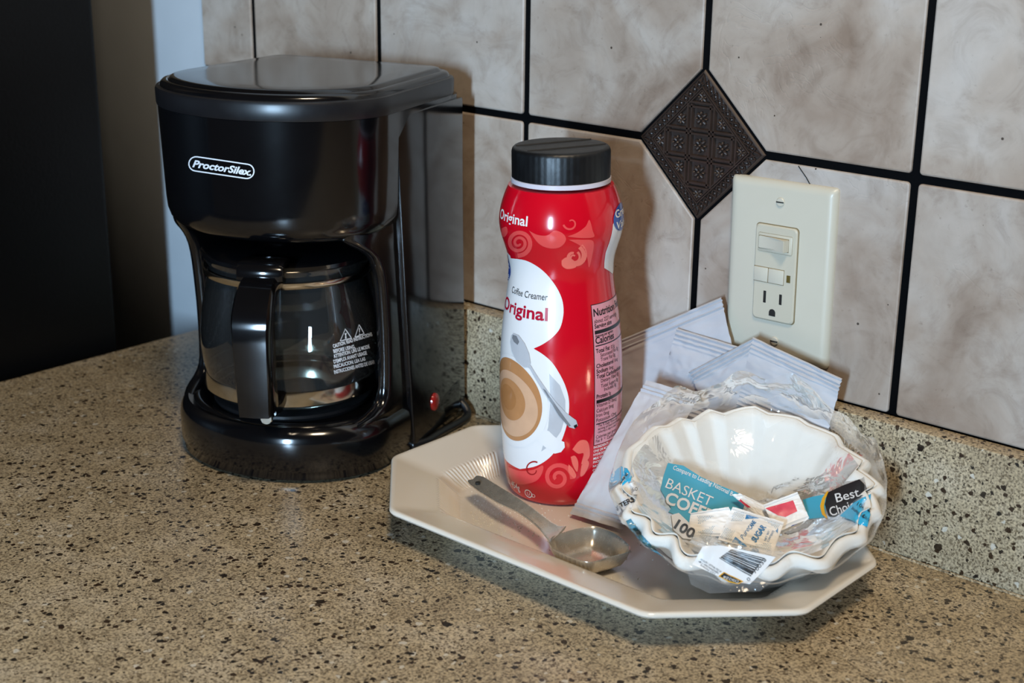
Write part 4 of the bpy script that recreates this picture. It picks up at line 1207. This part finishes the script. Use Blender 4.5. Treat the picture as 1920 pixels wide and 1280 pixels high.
bp('printed_band', SIN, [(1258, 966), (1272, 962), (1290, 979), (1300, 992), (1296, 1012), (1280, 1010), (1262, 994)], M['filmwhite'], .0008)
bt('band_lettering', SIN, '100', (1262, 990), (1296, 1011), 18, M['inkblack'], .0013, .03)
bp('printed_band', SBAG, [(1163, 874), (1176, 878), (1184, 893), (1182, 902), (1166, 912), (1163, 900)], M['cyan2'])
bt('band_lettering', SBAG, 'natural', (1163, 909), (1178, 890), 6, M['inkblack'], .0009)
bp('printed_band', SBAG, [(1166, 911), (1190, 903), (1207, 944), (1166, 958), (1163, 930)], M['filmwhite'])
bt('band_lettering', SBAG, 'TERS', (1165, 952), (1190, 940), 9, M['inkblack'], .0009, .025)
bt('band_lettering', SBAG, '11060', (1168, 925), (1195, 920), 7, M['inkgrey'], .0009)
bp('printed_band', SBAG, [(1174, 976), (1183, 972), (1205, 1003), (1228, 1028), (1247, 1047), (1222, 1044), (1195, 1020)], M['bluetint'])
bp('printed_band', SIN, [(1505, 937), (1525, 931), (1552, 926), (1548, 945), (1548, 970), (1516, 973)], M['cyan'])
bp('printed_badge', SBAG, [(1552, 924), (1580, 911), (1612, 899), (1626, 912), (1632, 922), (1604, 938), (1566, 968), (1554, 968), (1547, 946)], M['inkblack'], .0008)
rel(px_ribbon('printed_badge', SBAG, [(1553, 922), (1545, 936), (1542, 950), (1545, 964), (1551, 972)], [1.5, 3, 3.6, 3, 1.5], M['yellow'], bag, .0012))
bt('badge_lettering', SBAG, 'Best', (1570, 943), (1614, 931), 17, M['filmwhite'], .0012, .008)
bt('badge_lettering', SBAG, 'Choice', (1559, 969), (1614, 951), 17, M['filmwhite'], .0010, .008)
bp('printed_band', SBAG, [(1634, 927), (1602, 944), (1576, 969), (1596, 976), (1612, 984), (1624, 988), (1630, 965)], M['cyan2'], .0016)
bt('band_lettering', SBAG, '100%', (1608, 949), (1630, 962), 7, M['inkblack'], .0020)
bt('band_lettering', SBAG, 'biodegradable', (1598, 956), (1626, 978), 6, M['inkblack'], .0020)
# price-code corner of the bag at the front
bp('barcode_patch', SFL, [(1318, 1024), (1350, 1022), (1390, 1030), (1436, 1040), (1454, 1044), (1432, 1070), (1406, 1095), (1375, 1090), (1344, 1079), (1298, 1058)], M['filmwhite'], .0008)
A_, B_, C_, D_ = Vector((1348, 1046)), Vector((1408, 1081)), Vector((1432, 1046)), Vector((1371, 1030))
rng = random.Random(3); t = 0.0; V = []; F = []
while t < .97:
    w = rng.choice((.012, .012, .024, .040, .055))
    p = [A_ + (D_ - A_) * t, B_ + (C_ - B_) * t, B_ + (C_ - B_) * (t + w), A_ + (D_ - A_) * (t + w)]
    n = len(V)
    for i in range(9): V.append(p[0] + (p[1] - p[0]) * i / 8)
    for i in range(9): V.append(p[3] + (p[2] - p[3]) * i / 8)
    for i in range(8): F.append((n + i, n + i + 1, n + 9 + i + 1, n + 9 + i))
    t += w + rng.choice((.014, .014, .028, .045))
rel(mesh_obj('barcode', [SFL.hit(v.x, v.y, .0012) for v in V], F, M['inkblack'], bag, False))
bt('barcode_digits', SFL, '70038', (1416, 1076), (1438, 1050), 8, M['inkblack'], .0012)
bt('barcode_digits', SFL, '0', (1404, 1090), (1408, 1086), 7, M['inkblack'], .0012)
for s, a, b_ in (('PROUDLY DISTRIBUTED BY', (1313, 1049), (1352, 1074)), ('VALU MERCHANDISERS', (1309, 1053), (1346, 1076)), ('KANSAS CITY', (1313, 1061), (1340, 1078))):
    bt('maker_print', SFL, s, a, b_, 3.4, M['inkblack'], .0012)
bp('printed_badge', SFL, [(1347, 1080), (1357, 1072), (1394, 1090), (1384, 1095), (1366, 1091)], M['yellow'], .0012, 5)
bp('printed_badge', SFL, [(1350, 1080), (1358, 1074), (1390, 1090), (1382, 1093), (1367, 1089)], M['inkblack'], .0016, 5)
bt('badge_lettering', SFL, 'BEST CHOICE', (1356, 1084), (1384, 1093), 5, M['filmwhite'], .0020)

# ------------------------------------------------------------------ sugar and sweetener packets lying on the inner film
def packet(name, pts, lift, label, group, seed, tiltn=None):
    c = sum((Vector(p) for p in pts), Vector((0, 0))) / 4
    P0 = SIN.hit(c.x, c.y, 0) + fa * lift
    n_ = tiltn or (fa * .8 + hdir * .45).normalized()
    o = sachet(name, [ppl(x, y, P0, n_) for x, y in pts], label, .0016, .10, group, .5, seed)
    o.data.materials[0] = M['sugarpaper']
    o['category'] = 'packet'
    S = Surf([v.co + o.location for v in o.data.vertices], [tuple(p.vertices) for p in o.data.polygons])
    return o, S
def relo(o, par):
    for v in o.data.vertices: v.co -= par.location
    return o
def dots(S, poly, par, sp=3.2, r=.9, off=.0004):
    V = []; F = []
    xs = [p[0] for p in poly]; ys = [p[1] for p in poly]
    y = min(ys); row = 0
    while y < max(ys):
        x = min(xs) + (sp / 2 if row % 2 else 0)
        while x < max(xs):
            c = False
            for i in range(len(poly)):
                (x1, y1), (x2, y2) = poly[i], poly[i - 1]
                if (y1 > y) != (y2 > y) and x < (x2 - x1) * (y - y1) / (y2 - y1) + x1: c = not c
            if c:
                n = len(V)
                for dx, dy in ((-r, 0), (0, -r), (r, 0), (0, r)): V.append(S.hit(x + dx, y + dy, off))
                F.append((n, n + 1, n + 2, n + 3))
            x += sp
        y += sp * .8; row += 1
    if V: relo(mesh_obj('dot_print', V, F, M['dotblue'], par, False), par)
G2 = 'sugar packets lying in the filter bag'
G3 = 'pink sweetener packets lying in the filter bag'
pk, S = packet('sweetener_packet', [(1431, 946), (1495, 922), (1518, 972), (1455, 998)], .010, 'pink and white sweetener packet beside the black bag badge', G3, 11)
relo(px_poly('pink_print', S, [(1435, 953), (1487, 938), (1495, 958), (1473, 969), (1459, 966)], M['pinkprint'], pk, .0004), pk)
relo(px_poly('blue_print', S, [(1481, 985), (1498, 983), (1495, 988), (1486, 991)], M['blueink'], pk, .0004), pk)
pk, S = packet('sweetener_packet', [(1372, 927), (1388, 925), (1478, 968), (1440, 985)], .007, 'white sweetener packet mostly covered by the blue sugar packet', G3, 12)
relo(px_poly('pink_print', S, [(1384, 937), (1388, 936), (1408, 951), (1402, 951)], M['pinkprint'], pk, .0004), pk)
pk, S = packet('sugar_packet', [(1295, 962), (1366, 950), (1396, 1010), (1289, 1000)], .009, 'blue dotted sugar packet underneath the other sugar packet', G2, 13)
dots(S, [(1308, 968), (1337, 968), (1310, 984)], pk)
dots(S, [(1302, 1000), (1340, 984), (1332, 1008)], pk)
relo(px_poly('blue_print', S, [(1322, 1007), (1329, 1004), (1352, 1021), (1346, 1022)], M['sugarblue'], pk, .0004), pk)
relo(px_poly('blue_print', S, [(1289, 997), (1296, 1000), (1293, 1004)], M['sugarblue'], pk, .0004), pk)
pk, S = packet('sugar_packet', [(1374, 950), (1470, 979), (1448, 1040), (1346, 1011)], .014, 'white pure cane sugar packet with blue lettering lying on top', G2, 14)
for tri in ([(1397, 973), (1400, 964), (1424, 971)], [(1372, 1016), (1379, 1006), (1401, 1024)], [(1454, 995), (1459, 990), (1458, 1000)]):
    relo(px_poly('blue_print', S, tri, M['sugarblue'], pk, .0004), pk)
dots(S, [(1376, 958), (1398, 961), (1392, 976), (1370, 977)], pk)
dots(S, [(1430, 972), (1464, 982), (1458, 994)], pk)
dots(S, [(1350, 1008), (1362, 988), (1378, 996), (1370, 1014)], pk)
dots(S, [(1402, 1024), (1446, 1016), (1444, 1036)], pk)
for s, a, b_, h, bld, sh in (('Pure', (1394, 1012), (1406, 992), 9, 0, .3), ('CANE', (1408, 993), (1418, 979), 8, .02, 0), ('SUGAR', (1417, 1017), (1437, 988), 11, .035, 0), ('NET WT', (1436, 1014), (1444, 996), 4, 0, 0), ('CONTENTS', (1441, 1016), (1452, 996), 4, 0, 0)):
    relo(px_text('packet_lettering', S, s, a, b_, h, M['sugarblue'], pk, .0006, bld, sh), pk)
